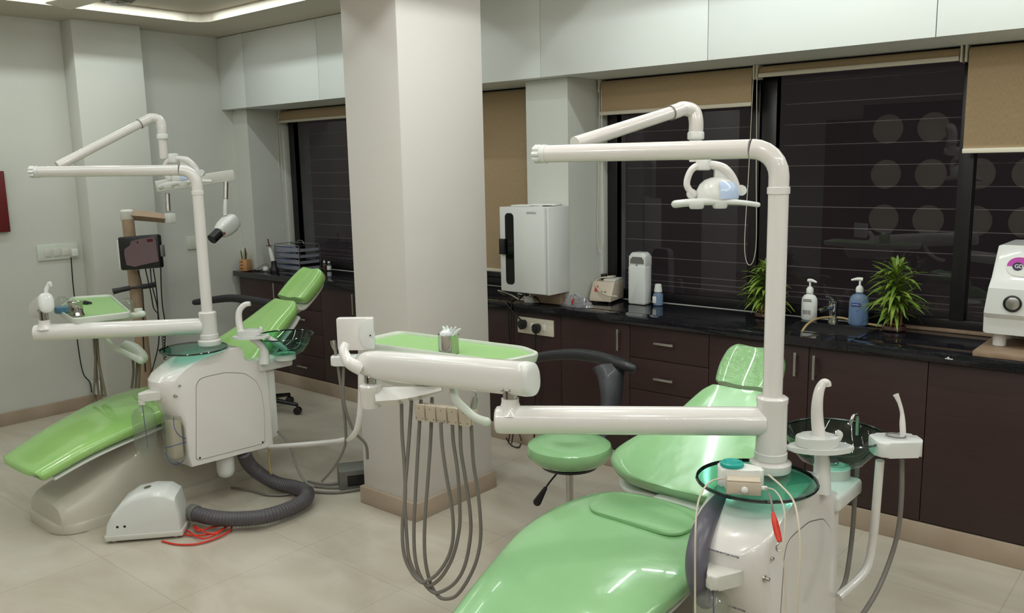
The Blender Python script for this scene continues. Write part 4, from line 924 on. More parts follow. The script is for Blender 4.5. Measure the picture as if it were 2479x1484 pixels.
stool(-4.88, 3.12, .55, [(-4.887, 3.171, 0.465), (-4.899, 3.179, 0.546), (-4.915, 3.184, 0.633), (-4.939, 3.175, 0.687)], [(-5.492, 3.038, 0.701), (-5.414, 3.081, 0.713), (-5.232, 3.161, 0.736), (-5.062, 3.211, 0.727), (-4.907, 3.236, 0.718), (-4.801, 3.233, 0.714)], 'green stool behind the farther chair, only its black arm in view')

# ------------------------------------------------------------------ floor suction box, hose, red cord
t = thing('suction_motor', (-3.60, 1.66, 0), 'white wedge shaped motor housing on the floor before the farther chair', 'motor box')
fx = Vector((.651, .759, 0)); fy = Vector((-.759, .651, 0)); fo = Vector((-3.666, 1.520, 0.000))
mS = basis(fo, fx, (0, 0, 1), fy * -1)
def motor(b):
    prf = [(.0, .035), (.005, .08), (.03, .125), (.075, .178), (.13, .212), (.20, .224), (.265, .218), (.302, .19), (.315, .12), (.32, .05), (.318, .03), (0, .028)]
    rings = []
    for s, k in ((0, .0), (.004, .35), (.014, .8), (.03, 1), (.13, 1), (.15, .8), (.158, .3), (.16, 0)):
        rings.append([])
        for (x, z) in prf:
            cz = .05; cxm = .17
            f_ = 1 - .15 * (1 - k)
            zz = z if z < .05 else .03 + (z - .03) * f_
            rings[-1].append(b.verts.new(fo + fx * (cxm + (x - cxm) * (1 - .04 * (1 - k))) + Vector((0, 0, zz)) + fy * s))
    ring_bridge(b, rings)
simple('motor_cover', M_white2, motor, parent=t, smooth=30)
simple('base_tray', M_matte, lambda b: prism(b, rrect(-.004, .324, -.004, .165, .01, 3), .012, .036, basis(fo, fx, fy, (0, 0, 1)), bev=.003), parent=t)
for (a, c) in ((.03, .02), (.29, .02), (.03, .14), (.29, .14)):
    simple('foot', M_matte, lambda b: cyl(b, fo + fx * a + fy * c, fo + fx * a + fy * c + Vector((0, 0, .014)), .008, 12), parent=t)
for a in (.055, .085):
    simple('vent_screw', M_black, lambda b: cyl(b, fo + fx * a + Vector((0, 0, .075)) + fy * .003, fo + fx * a + Vector((0, 0, .075)) - fy * .001, .0058, 12), parent=t)
simple('maker_badge', M_steel, lambda b: lathe(b, [(.016, 0), (.016, .002), (.013, .003)], fo + fx * .175 + fy * .07 + Vector((0, 0, .221)), 20, (-.1, -.1, 1)), parent=t)
simple('hose_port', M_greybox, lambda b: cyl(b, (-3.555, 1.863, 0.063), (-3.516, 1.869, 0.063), .038), parent=t)
hp = smooth_path([(-3.534, 1.867, 0.061), (-3.407, 1.896, 0.062), (-3.323, 1.967, 0.056), (-3.256, 2.051, 0.057), (-3.256, 2.183, 0.049), (-3.285, 2.292, 0.051), (-3.363, 2.359, 0.052), (-3.471, 2.371, 0.044), (-3.576, 2.336, 0.052), (-3.643, 2.289, 0.098), (-3.658, 2.238, 0.165), (-3.629, 2.198, 0.240)], 34)
def corr(b):
    rings = []; a = None
    for i, p in enumerate(hp):
        dd = (hp[min(i + 1, len(hp) - 1)] - hp[max(i - 1, 0)]).normalized()
        if a is None: a, bb = frame_for(dd)
        else: a = (a - dd * a.dot(dd)).normalized(); bb = a.cross(dd).normalized()
        r = .0345 if i % 4 < 2 else .0315
        rings.append([b.verts.new(p + (a * math.cos(2 * PI * q / 22) + bb * math.sin(2 * PI * q / 22)) * r) for q in range(22)])
    ring_bridge(b, rings)
_mn = min(p.z for p in hp)
for p in hp: p.z = max(p.z, .0355)
simple('corrugated_hose', M_corr, corr, 'thick grey corrugated hose looping over the floor from the motor housing', 'hose', origin=hp[0], smooth=60)
rc = [(-3.488, 1.685, 0.006), (-3.401, 1.710, 0.006), (-3.333, 1.768, 0.008), (-3.319, 1.859, 0.010), (-3.340, 1.929, 0.012), (-3.385, 1.951, 0.014), (-3.364, 1.866, 0.014), (-3.403, 1.809, 0.012), (-3.483, 1.774, 0.010), (-3.501, 1.804, 0.012), (-3.344, 1.795, 0.018), (-3.345, 1.875, 0.020), (-3.383, 1.935, 0.020), (-3.416, 1.887, 0.020), (-3.431, 1.825, 0.020), (-3.495, 1.842, 0.020), (-3.372, 1.832, 0.024), (-3.321, 1.861, 0.024)]
cable('red_cord', rc, .0045, M_red, None, 'loose coil of red cord on the floor beside the motor housing', 'cord', n=6)
# grey floor box by the pillar with its cables
t = thing('junction_box', (-3.367, 2.665, 0.000), 'grey metal connection box on the floor, half behind the pillar', 'box')
jb = Vector((-3.348, 2.666, 0.000)); mJ = basis(jb, (.55, .83, 0), (-.83, .55, 0), (0, 0, 1))
simple('box_shell', M_greybox, lambda b: box(b, -.10, .10, -.07, .07, 0, .10, .006, mtx=mJ), parent=t)
simple('front_recess', M_black, lambda b: (box(b, -.06, .06, -.0712, -.0702, .02, .075, 0, mtx=mJ), ), parent=t)
for i, pts in enumerate(([(-3.546, 2.499, 0.020), (-3.458, 2.548, 0.010), (-3.385, 2.649, 0.012), (-3.353, 2.717, 0.010)], [(-3.509, 2.488, 0.010), (-3.404, 2.532, 0.010), (-3.330, 2.604, 0.010), (-3.290, 2.678, 0.010)], [(-3.422, 2.449, 0.010), (-3.334, 2.503, 0.010), (-3.278, 2.588, 0.010), (-3.263, 2.655, 0.010)],
                         [(-3.597, 2.374, 0.306), (-3.506, 2.375, 0.259), (-3.427, 2.356, 0.165), (-3.350, 2.344, 0.113), (-3.274, 2.340, 0.101)], [(-3.620, 2.336, 0.225), (-3.614, 2.326, 0.154), (-3.602, 2.323, 0.093)])):
    cable('floor_cable', pts, .007 if i < 3 else .0055, M_hose if i != 4 else M_tan, None, ['grey cable on the floor nearest the wall, running to the pillar', 'grey cable on the floor between two others, running to the pillar', 'grey cable on the floor nearest the viewer, running to the pillar', 'grey tube hanging from the farther housing to the floor', 'short tan tube below the farther housing'][i], 'cable')
cable('floor_cable', [(-3.809, 2.222, 0.010), (-3.684, 2.261, 0.010), (-3.570, 2.281, 0.010), (-3.497, 2.350, 0.010), (-3.501, 2.452, 0.012)], .006, M_hose, None, 'grey cable lying inside the loop of the corrugated hose', 'cable')
cable('floor_cable', [(-3.126, 3.565, 0.055), (-3.111, 3.593, 0.006), (-3.055, 3.589, 0.006), (-3.104, 3.673, 0.006), (-3.019, 3.559, 0.097)], .004, M_black, None, 'thin black cable looping onto the floor below the socket plate', 'cable')

# ------------------------------------------------------------------ x-ray machine on its stand
t = thing('xray_machine', (-5.19, 2.48, 0), 'mobile x-ray machine with brown wrapped column and black control box', 'x-ray machine')
simple('stand_base', M_matte, lambda b: (box(b, -5.50, -5.42, 2.15, 2.60, .045, .085, .01), box(b, -5.14, -5.06, 2.2, 2.75, .045, .085, .01), box(b, -5.5, -5.06, 2.43, 2.53, .05, .11, .015)), parent=t)
for (x, y) in ((-5.46, 2.18), (-5.46, 2.57), (-5.10, 2.23), (-5.10, 2.72)):
    simple('castor', M_black, lambda b: cyl(b, (x - .012, y, .023), (x + .012, y, .023), .023, 16), parent=t)
simple('column', M_brown, lambda b: tube(b, [(-5.17, 2.49, .09), (-5.18, 2.49, .6), (-5.20, 2.49, .9), (-5.235, 2.50, 1.31)], [.042, .040, .036, .035], 14, 4), parent=t)
simple('column_joint', M_matte, lambda b: lathe(b, [(.034, 0), (.04, .008), (.04, .06), (.03, .07)], (-5.252, 2.506, 1.301), 18), parent=t)
simple('swing_arm', M_brown, lambda b: tube(b, [(-5.263, 2.504, 1.339), (-5.195, 2.587, 1.328), (-5.092, 2.697, 1.306)], [.032, .032, .027], 4, 2, flat=1.2), parent=t)
simple('joint_block', M_white2, lambda b: (lambda c: box(b, c[0] - .026, c[0] + .026, c[1] - .026, c[1] + .026, c[2] - .03, c[2] + .03, .006))((-5.074, 2.688, 1.312)), parent=t)
simple('arm_tube', M_steel, lambda b: cyl(b, (-5.087, 2.685, 1.353), (-5.101, 2.697, 1.463), .0145), parent=t)
def scis(b):
    p, q = Vector((-5.119, 2.638, 1.506)), Vector((-4.925, 3.058, 1.565)); d = (q - p); dn = d.normalized(); s = Vector((0, 0, 1)).cross(dn).normalized(); m4 = basis(p, dn, s, dn.cross(s))
    box(b, 0, d.length, -.03, .03, -.034, .034, .004, mtx=m4)
simple('parallel_arm', M_matte, scis, parent=t)
simple('drop_tube', M_steel, lambda b: cyl(b, (-4.915, 2.981, 1.417), (-4.923, 2.997, 1.525), .0145), parent=t)
simple('head_yoke', M_white2, lambda b: tube(b, [(-4.915, 2.981, 1.417), (-4.911, 2.974, 1.371), (-4.908, 2.965, 1.315)], [.012, .014, .012], 12, 3), parent=t)
def xh(b):
    ax = dir2((-4.902, 3.002, 1.279), (-4.881, 2.867, 1.194)); c = Vector((-4.895, 2.960, 1.246)); a_, b_ = frame_for(ax)
    rings = []
    for (s, w, h) in ((-.085, .02, .025), (-.075, .045, .045), (-.03, .055, .055), (.02, .052, .052), (.055, .042, .042), (.065, .036, .036)):
        rings.append([b.verts.new(c + ax * s + a_ * math.copysign(abs(math.cos(2 * PI * q / 24)) ** .6, math.cos(2 * PI * q / 24)) * w + b_ * math.copysign(abs(math.sin(2 * PI * q / 24)) ** .6, math.sin(2 * PI * q / 24)) * h) for q in range(24)])
    ring_bridge(b, rings)
xh_o = simple('tube_head', M_white2, xh, parent=t)
simple('cone', M_black, lambda b: cyl(b, (-4.887, 2.901, 1.214), (-4.877, 2.841, 1.175), .032), parent=t)
simple('badge', M_redp, lambda b: lathe(b, [(.009, 0), (.009, .004)], (-4.834, 2.905, 1.210), 14, Vector((0, 0, 1.6)) - Vector((-4.834, 2.905, 1.210))), parent=xh_o)
# black control box with a torn protective film
def cbx(pl, c, rxyz): pass
_c0 = Vector((-5.034, 2.454, 1.123)); _xd = Vector((.80, .60, 0)).normalized(); _xd = (_xd + Vector((0, 0, .06))).normalized(); _nd = Vector((.60, -.80, .10)).normalized(); _ud = _nd.cross(_xd).normalized(); _mC = basis(_c0, _xd, _ud, _nd)
cb = simple('control_box', M_black, lambda b: box(b, -.125, .125, -.10, .10, -.05, .006, .012, mtx=_mC), parent=t)
simple('control_film', M_scr, lambda b: prism(b, [(-.082, -.07), (-.03, -.085), (.0, -.078), (.118, -.062), (.112, .06), (.10, .085), (.02, .08), (-.04, .07), (-.05, .045), (-.085, .025), (-.09, -.01)], .0062, .0075, _mC), parent=cb)
simple('display', M_maroon, lambda b: (box(b, .06, .095, .058, .074, .0076, .0085, 0, mtx=_mC), cyl(b, _mC @ Vector((.0, .06, .0076)), _mC @ Vector((.0, .06, .0085)), .006, 12)), parent=cb)
simple('side_socket', M_greybox, lambda b: box(b, .126, .142, -.035, .035, -.04, -.005, .004, mtx=_mC), parent=cb)
simple('back_box', M_white2, lambda b: box(b, -.145, -.126, -.095, .085, -.06, -.02, .004, mtx=_mC), parent=cb)
simple('grab_bar', M_blackr, lambda b: (tube(b, [(-5.183, 2.342, 0.888), (-5.171, 2.380, 0.894), (-5.154, 2.436, 0.901)], [.019, .016, .015], 12, 4), tube(b, [(-5.132, 2.495, 0.903), (-5.117, 2.535, 0.905), (-5.105, 2.574, 0.911)], [.016, .016, .018], 12, 4), tube(b, [(-5.163, 2.428, 0.899), (-5.126, 2.500, 0.903)], .008, 8, 1)), parent=t)
for pts in ([(-5.071, 2.532, 1.015), (-5.054, 2.525, 0.916), (-5.048, 2.542, 0.787), (-5.053, 2.548, 0.708), (-5.078, 2.574, 0.624)], [(-5.058, 2.544, 1.015), (-5.047, 2.545, 0.914), (-5.049, 2.547, 0.812), (-5.054, 2.544, 0.696)], [(-4.976, 2.550, 1.032), (-4.983, 2.546, 0.919), (-4.995, 2.549, 0.791), (-5.017, 2.567, 0.657), (-5.102, 2.591, 0.486)],
            [(-5.157, 2.496, 1.001), (-5.131, 2.498, 0.913), (-5.112, 2.488, 0.788), (-5.119, 2.474, 0.635), (-5.133, 2.473, 0.373)], [(-5.104, 2.517, 1.015), (-5.084, 2.528, 0.862), (-5.082, 2.536, 0.771), (-5.055, 2.551, 0.733)], [(-5.044, 2.539, 0.633), (-5.039, 2.521, 0.533), (-5.100, 2.506, 0.397), (-5.163, 2.497, 0.297)]):
    simple('lead', M_black, lambda b: tube(b, pts, .0038, 7), parent=t)
def coil(b):
    p, q = Vector((-5.025, 2.551, 0.613)), Vector((-4.999, 2.539, 0.457)); n = 9; P = []
    for k in range(n * 8 + 1):
        s = k / (n * 8); a = 2 * PI * n * s; c = p.lerp(q, s); P.append(c + Vector((math.cos(a) * .009, math.sin(a) * .009, 0)))
    tube(b, P, .003, 6, 1)
simple('coiled_lead', M_black, coil, parent=t)

# ------------------------------------------------------------------ left wall fittings
t = thing('switch_board', (XL, 2.37, 1.08), 'cream switch and socket plate on the left wall with a plug in it', 'switch plate')
simple('plate', M_grn, lambda b: box(b, XL, XL + .012, 2.24, 2.50, 1.035, 1.14, .004), parent=t)
for k in range(3): simple('rocker', M_matte, lambda b: box(b, XL + .012, XL + .017, 2.28 + .055 * k, 2.325 + .055 * k, 1.06, 1.11, .002), parent=t)
simple('plug', M_white2, lambda b: box(b, XL + .012, XL + .045, 2.445, 2.485, 1.05, 1.10, .006), parent=t)
cable('power_cable', [(-5.955, 2.437, 1.045), (-5.950, 2.430, 0.888), (-5.950, 2.429, 0.720), (-5.950, 2.420, 0.495), (-5.950, 2.433, 0.264), (-5.950, 2.472, 0.183), (-5.940, 2.474, 0.111)], .004, M_black, None, 'dark power cable hanging from the switch plate on the left wall', 'cable')
simple('wall_socket', M_grn, lambda b: (box(b, XL, XL + .012, 3.285, 3.40, 1.02, 1.115, .004), box(b, XL + .012, XL + .018, 3.35, 3.385, 1.04, 1.09, .002)), 'pale socket plate on the left wall behind the upright lamp pole', 'socket plate', origin=(XL, 3.34, 1.06))
simple('wall_panel', M_redp, lambda b: box(b, XL, XL + .03, 1.35, 2.09, 1.24, 1.62, .004), 'dark red framed panel on the wall at the left edge', 'wall panel', origin=(XL, 1.7, 1.4))
simple('wall_socket', M_white2, lambda b: (box(b, XL + .02, XL + .12, 2.49, 2.5285, .095, .19, .005)), 'small white box low on the left wall above the skirting', 'socket box', origin=(XL, 2.5, .15))

# ceiling fan
fcn = Vector((-4.36, 2.13, 2.475))
t = thing('ceiling_fan', (fcn.x, fcn.y, CI), 'ceiling fan near the glowing ceiling cove', 'ceiling fan')
simple('down_rod', M_steel, lambda b: (cyl(b, fcn, (fcn.x, fcn.y, CI - .002), .012), lathe(b, [(.045, 0), (.04, -.03), (.02, -.05)], (fcn.x, fcn.y, CI - .001), 20)), parent=t)
simple('motor', M_greybox, lambda b: lathe(b, [(.02, -.05), (.07, -.045), (.10, -.02), (.105, .01), (.07, .035), (.03, .05)], fcn, 32), parent=t)
simple('hub_cap', M_chrome, lambda b: lathe(b, [(.003, -.062), (.04, -.058), (.055, -.048)], fcn, 24), parent=t)
for k in range(3):
    a = 2 * PI * k / 3 - 0.95
    d = Vector((math.cos(a), math.sin(a), 0)); s = Vector((-d.y, d.x, 0))
    bl = simple('blade', M_rail, lambda b: prism(b, round_poly([(.15, -.045), (.56, -.065), (.58, .06), (.15, .05)], .02, 4), -.002, .002, basis(fcn, d, (s + Vector((0, 0, .16))).normalized(), Vector((0, 0, 1))), bev=.001), parent=t)
    simple('blade_iron', M_steel, lambda b: tube(b, [fcn + d * .09, fcn + d * .2], .012, 8, 1, flat=2), parent=bl)

# ------------------------------------------------------------------ things on the worktop
CT = .8275
# socket plate with plugs on the cabinet front
t = thing('socket_plate', (-2.965, CF, .705), 'cream socket plate with two black plugs on the dark cupboard front', 'socket plate')
simple('plate', M_rail, lambda b: box(b, -3.095, -2.84, CF - .012, CF, .66, .752, .004), parent=t)
for x in (-2.985, -2.90): simple('rocker', M_paper, lambda b: box(b, x - .010, x + .010, CF - .017, CF - .012, .69, .725, .002), parent=t)
for (x, z) in ((-3.045, .712), (-2.945, .70)):
    pg = simple('plug', M_black, lambda b: (prism(b, round_poly([(-.024, .0), (-.016, .026), (.016, .026), (.024, .0), (.010, -.026), (-.010, -.026)], .008, 4), 0, .032, basis((x, CF - .012, z), (1, 0, 0), (0, 0, 1), (0, -1, 0)), bev=.004)), parent=t)
    if x < -3: simple('flex', M_black, lambda b: tube(b, [(x, CF - .03, z + .02), (x - .02, CF - .045, z + .045), (x - .06, CF - .03, z + .06), (x - .10, CF - .045, z + .11), (x - .12, CF - .04, .81)], .0045, 8), parent=pg)
    else: simple('flex', M_black, lambda b: tube(b, [(x, CF - .03, z - .02), (x - .005, CF - .032, z - .08), (x - .01, CF - .028, .45), (x - .02, CF - .03, .2), (x - .02, CF - .04, .03)], .0045, 8), parent=pg)
# hanging black leads left of the plate
for k, xx in enumerate((-3.14, -3.115)):
    cable('hanging_lead', [(xx - .05 - .02 * k, 3.74, .832), (xx - .02, 3.64, .835), (xx, 3.622, .80), (xx - .01 * k, 3.632, .6), (xx + .008, 3.636, .35), (xx, 3.632, .15), (xx, 3.60, .012)], .0035, M_black, None, ['black lead hanging over the worktop edge, left of a pair', 'black lead hanging over the worktop edge, right of a pair'][k], 'cable')
# wall cabinet (instrument steriliser)
t = thing('steriliser_cabinet', (-2.93, 3.70, .9), 'tall white steriliser cabinet with a narrow dark window, by the pilaster', 'cabinet')
simple('cabinet_body', M_white2, lambda b: box(b, -3.10, -2.795, 3.56, 3.80 if False else 3.742, .905, 1.372, .004), parent=t)
dr = simple('door', M_white2, lambda b: box(b, -3.108, -2.80, 3.530, 3.556, .912, 1.372, .005), parent=t)
simple('door_window', G_smoke, lambda b: prism(b, rrect(-3.065, -3.012, .955, 1.335, .02, 6), .0, .0015, XZ(3.5298)), parent=dr)
simple('window_backing', M_black, lambda b: prism(b, rrect(-3.069, -3.008, .951, 1.339, .022, 6), .0, .0008, XZ(3.53)), parent=dr)
simple('door_handle', M_black, lambda b: box(b, -3.102, -3.064, 3.512, 3.53, 1.115, 1.20, .004), parent=dr)
text_obj('lettering', 'UNITECH', .016, basis((-2.885, 3.5295, 1.342), (1, 0, 0), (0, 0, 1), (0, -1, 0)), M_seam, dr, .0004)
simple('wall_bracket', M_board, lambda b: box(b, -3.04, -2.83, 3.70, 3.743, .835, .905, .004), parent=t)
for k, (x, y, r_) in enumerate(((-2.99, 3.66, .10), (-2.90, 3.67, .075))):
    simple('paper_sheet', M_paper, lambda b: box(b, -r_, r_, -.05, .05, 0, .005, .001, mtx=Matrix.Translation((x, y, 1.3725 + .0055 * k)) @ Matrix.Rotation(.1 + .2 * k, 4, 'Z')), ['stack of white papers lying directly on the steriliser cabinet', 'upper white paper on top of the steriliser cabinet'][k], 'paper', 'papers on the steriliser cabinet', origin=(x, y, 1.3725))
# tangle under the cabinet
for k, pts in enumerate(([(-3.32, 3.80, CT + .006), (-3.28, 3.70, CT + .05), (-3.22, 3.75, CT + .02), (-3.14, 3.72, CT + .008), (-3.05, 3.71, CT + .006)], [(-3.3, 3.9, CT + .005), (-3.24, 3.86, CT + .01), (-3.16, 3.8, CT + .02), (-3.1, 3.71, CT + .01), (-2.98, 3.70, CT + .008)], [(-3.12, 3.70, CT + .01), (-3.08, 3.69, CT + .045), (-3.03, 3.70, CT + .01), (-3.0, 3.69, CT + .04), (-2.97, 3.7, CT + .007)])):
    cable('adapter_cable', pts, .0035, [M_cream, M_cream, M_black][k], None, ['cream cable arching on the worktop left of the steriliser cabinet', 'cream cable lying flat under the steriliser cabinet', 'black cable curled under the steriliser cabinet'][k], 'cable')
simple('power_adapter', M_paper, lambda b: box(b, -3.07, -3.01, 3.68, 3.72, CT, CT + .035, .004), 'small white power adapter under the steriliser cabinet', 'adapter', origin=(-3.04, 3.70, CT))
# plastic bag
def bag(b):
    random.seed(11)
    N = 26
    for layer in range(2):
        rings = []
        for i in range(7):
            t_ = i / 6; rr = (1 - t_ ** 1.5); h = .055 * math.sin(t_ * PI / 2) * (1 if layer == 0 else .6)
            rings.append([b.verts.new((-2.77 + layer * .02 + .105 * rr * math.cos(a) * (1 + random.uniform(-.18, .18)), 3.75 + .045 * rr * math.sin(a) * (1 + random.uniform(-.2, .2)), CT + .001 + max(0, h + random.uniform(-.008, .012) * (t_ > 0)))) for a in [2 * PI * k / N for k in range(N)]])
        ring_bridge(b, rings)
bg = simple('plastic_bag', G_film, bag, 'crumpled clear plastic bag on the worktop before the pilaster', 'bag', origin=(-2.77, 3.75, CT), smooth=20)
simple('red_print', M_red, lambda b: tube(b, [(-2.75, 3.70, CT + .015), (-2.745, 3.698, CT + .035), (-2.735, 3.70, CT + .05)], [.003, .005, .003], 6, 3), parent=bg)
# heater box
t = thing('bead_heater', (-2.72, 3.96, CT), 'cream tabletop heater box with sloping front and its cord on top', 'appliance')
mH = basis((-2.715, 3.985, 0), (math.cos(.18), math.sin(.18), 0), (-math.sin(.18), math.cos(.18), 0), (0, 0, 1))
def heat(b):
    m4 = mH @ basis((0, 0, 0), (0, 1, 0), (0, 0, 1), (1, 0, 0))
    prism(b, [(-.095, CT + .012), (-.095, CT + .03), (-.045, CT + .115), (.085, CT + .115), (.085, CT + .012)], -.065, .065, m4, bev=.003)
hh = simple('heater_shell', M_beige, heat, parent=t)
for (a, c) in ((-.05, -.08), (.05, -.08), (-.05, .07), (.05, .07)): simple('foot', M_black, lambda b: cyl(b, mH @ Vector((a, c, CT)), mH @ Vector((a, c, CT + .013)), .008, 12), parent=t)
_sd = Vector((0, .05, .085)).normalized(); _nn = mH.to_3x3() @ Vector((0, -.085, .05)).normalized(); _uu = mH.to_3x3() @ _sd; _xx = mH.to_3x3() @ Vector((1, 0, 0)); mF = basis(mH @ Vector((0, -.07, CT + .0725)), _xx, _uu, _nn)
simple('rocker_switch', M_red, lambda b: box(b, -.042, -.026, -.012, .022, -.001, .005, .001, mtx=mF), parent=t)
simple('indicator', M_black, lambda b: [cyl(b, mF @ Vector((x, -.012, -.001)), mF @ Vector((x, -.012, .003)), .004, 10) for x in (.002, .022)], parent=t)
simple('lid', M_matte, lambda b: box(b, -.01, .062, -.03, .08, CT + .115, CT + .128, .003, mtx=mH), parent=t)
simple('mains_cord', M_cream, lambda b: tube(b, [mH @ Vector(p) for p in ((-.05, .05, CT + .125), (-.02, -.03, CT + .135), (.03, .0, CT + .14), (.02, .06, CT + .135), (-.04, .02, CT + .13), (-.05, -.05, CT + .11), (-.01, -.09, CT + .07), (.05, -.11, CT + .05), (.10, -.09, CT + .045))], .004, 8), parent=t)
simple('mains_plug', M_black, lambda b: box(b, -.045, -.015, .01, .045, CT + .116, CT + .15, .005, mtx=mH), parent=t)
# soap dispenser, mouthwash
t = thing('soap_dispenser', (-2.50, 4.0, CT), 'tall white dispenser with a grey window, standing before the dark window', 'dispenser')
simple('dispenser_body', M_white2, lambda b: (prism(b, rrect(-2.565, -2.455, CT, CT + .215, .012, 4), -.035, .035, basis((0, 4.0, 0), (1, 0, 0), (0, 0, 1), (0, -1, 0)), bev=.010), prism(b, rrect(-2.562, -2.458, CT + .19, CT + .285, .022, 5), -.035, .028, basis((0, 4.0, 0), (1, 0, 0), (0, 0, 1), (0, -1, 0)), bev=.012)), parent=t)
simple('level_window', M_greybox, lambda b: prism(b, [(-.042, .0), (.042, 0), (.042, .02), (.028, .036), (-.028, .036), (-.042, .02)], 0, .002, basis((-2.51, 3.9715, CT + .225), (1, 0, 0), (0, 0, 1), (0, -1, 0))), parent=t)
simple('lock', M_steel, lambda b: cyl(b, (-2.51, 3.972, CT + .218), (-2.51, 3.966, CT + .218), .006, 12), parent=t)
def bottle_thing(name, c, label, cat, prof, m, parts):
    t = thing(name, (c[0], c[1], CT), label, cat)
    simple('bottle_body', m, lambda b: lathe(b, [(r, CT + h) for r, h in prof], (c[0], c[1], 0), 24), parent=t)
    for (n, mm, fn) in parts: simple(n, mm, fn, parent=t)
    return t
c = (-2.40, 4.01)
bottle_thing('mouthwash_bottle', c, 'small pale blue bottle with a white cap, right of the dispenser', 'bottle', [(.02, .0), (.027, .004), (.027, .06), (.02, .07), (.012, .075)], G_ice, [('cap', M_paper, lambda b: lathe(b, [(.022, CT + .075), (.022, CT + .08), (.017, CT + .115), (.014, CT + .117)], (*c, 0), 20)), ('label_wrap', M_paper, lambda b: box(b, c[0] - .018, c[0] + .004, c[1] - .029, c[1] - .026, CT + .015, CT + .052, .001))])
c2 = (-1.582, 4.045)
def oval_bottle(b, c, w, d, h, sh):
    rings = []
    for (k, z) in ((.85, 0), (1, .006), (1, h * .72), (.93, h * .85), (.7, h * .95), (sh, h), (sh, h + .012)):
        rings.append([b.verts.new((c[0] + w * k * math.cos(a), c[1] + d * k * math.sin(a), CT + z)) for a in [2 * PI * q / 28 for q in range(28)]])
    ring_bridge(b, rings)
def pump(t, c, z, s=1):
    simple('pump_collar', M_paper, lambda b: lathe(b, [(.017, 0), (.017, .018), (.012, .026), (.006, .03)], (c[0], c[1], z), 18), parent=t)
    simple('pump_head', M_paper, lambda b: (cyl(b, (c[0], c[1], z + .025), (c[0], c[1], z + .055), .005), tube(b, [(c[0] + .01 * s, c[1] + .004, z + .058), (c[0] - .01 * s, c[1] - .004, z + .06), (c[0] - .036 * s, c[1] - .012, z + .054)], [.009, .008, .004], 10, 4)), parent=t)
t = thing('lotion_bottle', (*c2, CT), 'white pump bottle standing left of the tap', 'bottle')
simple('bottle_body', M_paper, lambda b: oval_bottle(b, c2, .038, .026, .125, .38), parent=t)
pump(t, c2, CT + .132, -1)
simple('label_print', M_seam, lambda b: [box(b, c2[0] - .022, c2[0] + .02, c2[1] - .0275, c2[1] - .0262, CT + z, CT + z + .003) for z in (.10, .093)], parent=t)
simple('barcode', M_seam, lambda b: [box(b, c2[0] - .02 + .008 * k, c2[0] - .016 + .008 * k, c2[1] - .0275, c2[1] - .0262, CT + .03, CT + .05) for k in range(5)], parent=t)
c3 = (-1.345, 4.035)
t = thing('sanitiser_bottle', (*c3, CT), 'clear pump bottle half full of blue gel, right of the tap', 'bottle')
simple('bottle_body', G_ice, lambda b: oval_bottle(b, c3, .045, .03, .148, .36), parent=t)
simple('blue_gel', G_blue, lambda b: (lambda rings: ring_bridge(b, rings))([[b.verts.new((c3[0] + .0435 * k * math.cos(a), c3[1] + .0285 * k * math.sin(a), CT + z)) for a in [2 * PI * q / 28 for q in range(28)]] for (k, z) in ((.9, .003), (1, .008), (1, .075))]), parent=t)
simple('label_badge', M_blue, lambda b: box(b, c3[0] - .024, c3[0] + .018, c3[1] - .0322, c3[1] - .0305, CT + .092, CT + .108, .001), parent=t)
text_obj('lettering', 'Sterillium', .009, basis((c3[0] - .003, c3[1] - .0325, CT + .1), (1, 0, 0), (0, 0, 1), (0, -1, 0)), M_paper, t, .0003)
pump(t, c3, CT + .156)
# tap and tan tube
t = thing('tap', (-1.462, 4.035, CT), 'chrome mixer tap behind the sink', 'tap')
simple('tap_body', M_chrome, lambda b: (lathe(b, [(.024, CT), (.022, CT + .01), (.019, CT + .02), (.019, CT + .08), (.022, CT + .085), (.022, CT + .105), (.012, CT + .112)], (-1.462, 4.035, 0), 22), tube(b, [(-1.462, 4.03, CT + .07), (-1.485, 3.985, CT + .072), (-1.50, 3.955, CT + .06)], [.014, .012, .01], 12)), parent=t)
simple('tap_lever', M_chrome, lambda b: tube(b, [(-1.462, 4.035, CT + .11), (-1.468, 4.01, CT + .125), (-1.478, 3.985, CT + .13)], [.012, .008, .006], 10), parent=t)
cable('drain_tube', [(-1.471, 3.688, 0.840), (-1.482, 3.776, 0.857), (-1.485, 3.881, 0.864), (-1.472, 3.998, 0.857), (-1.423, 4.052, 0.850), (-1.364, 4.048, 0.841), (-1.247, 4.035, 0.834), (-1.178, 4.046, 0.834)], .0055, M_tan, None, 'tan rubber tube curving past the tap over the sink edge', 'tube')
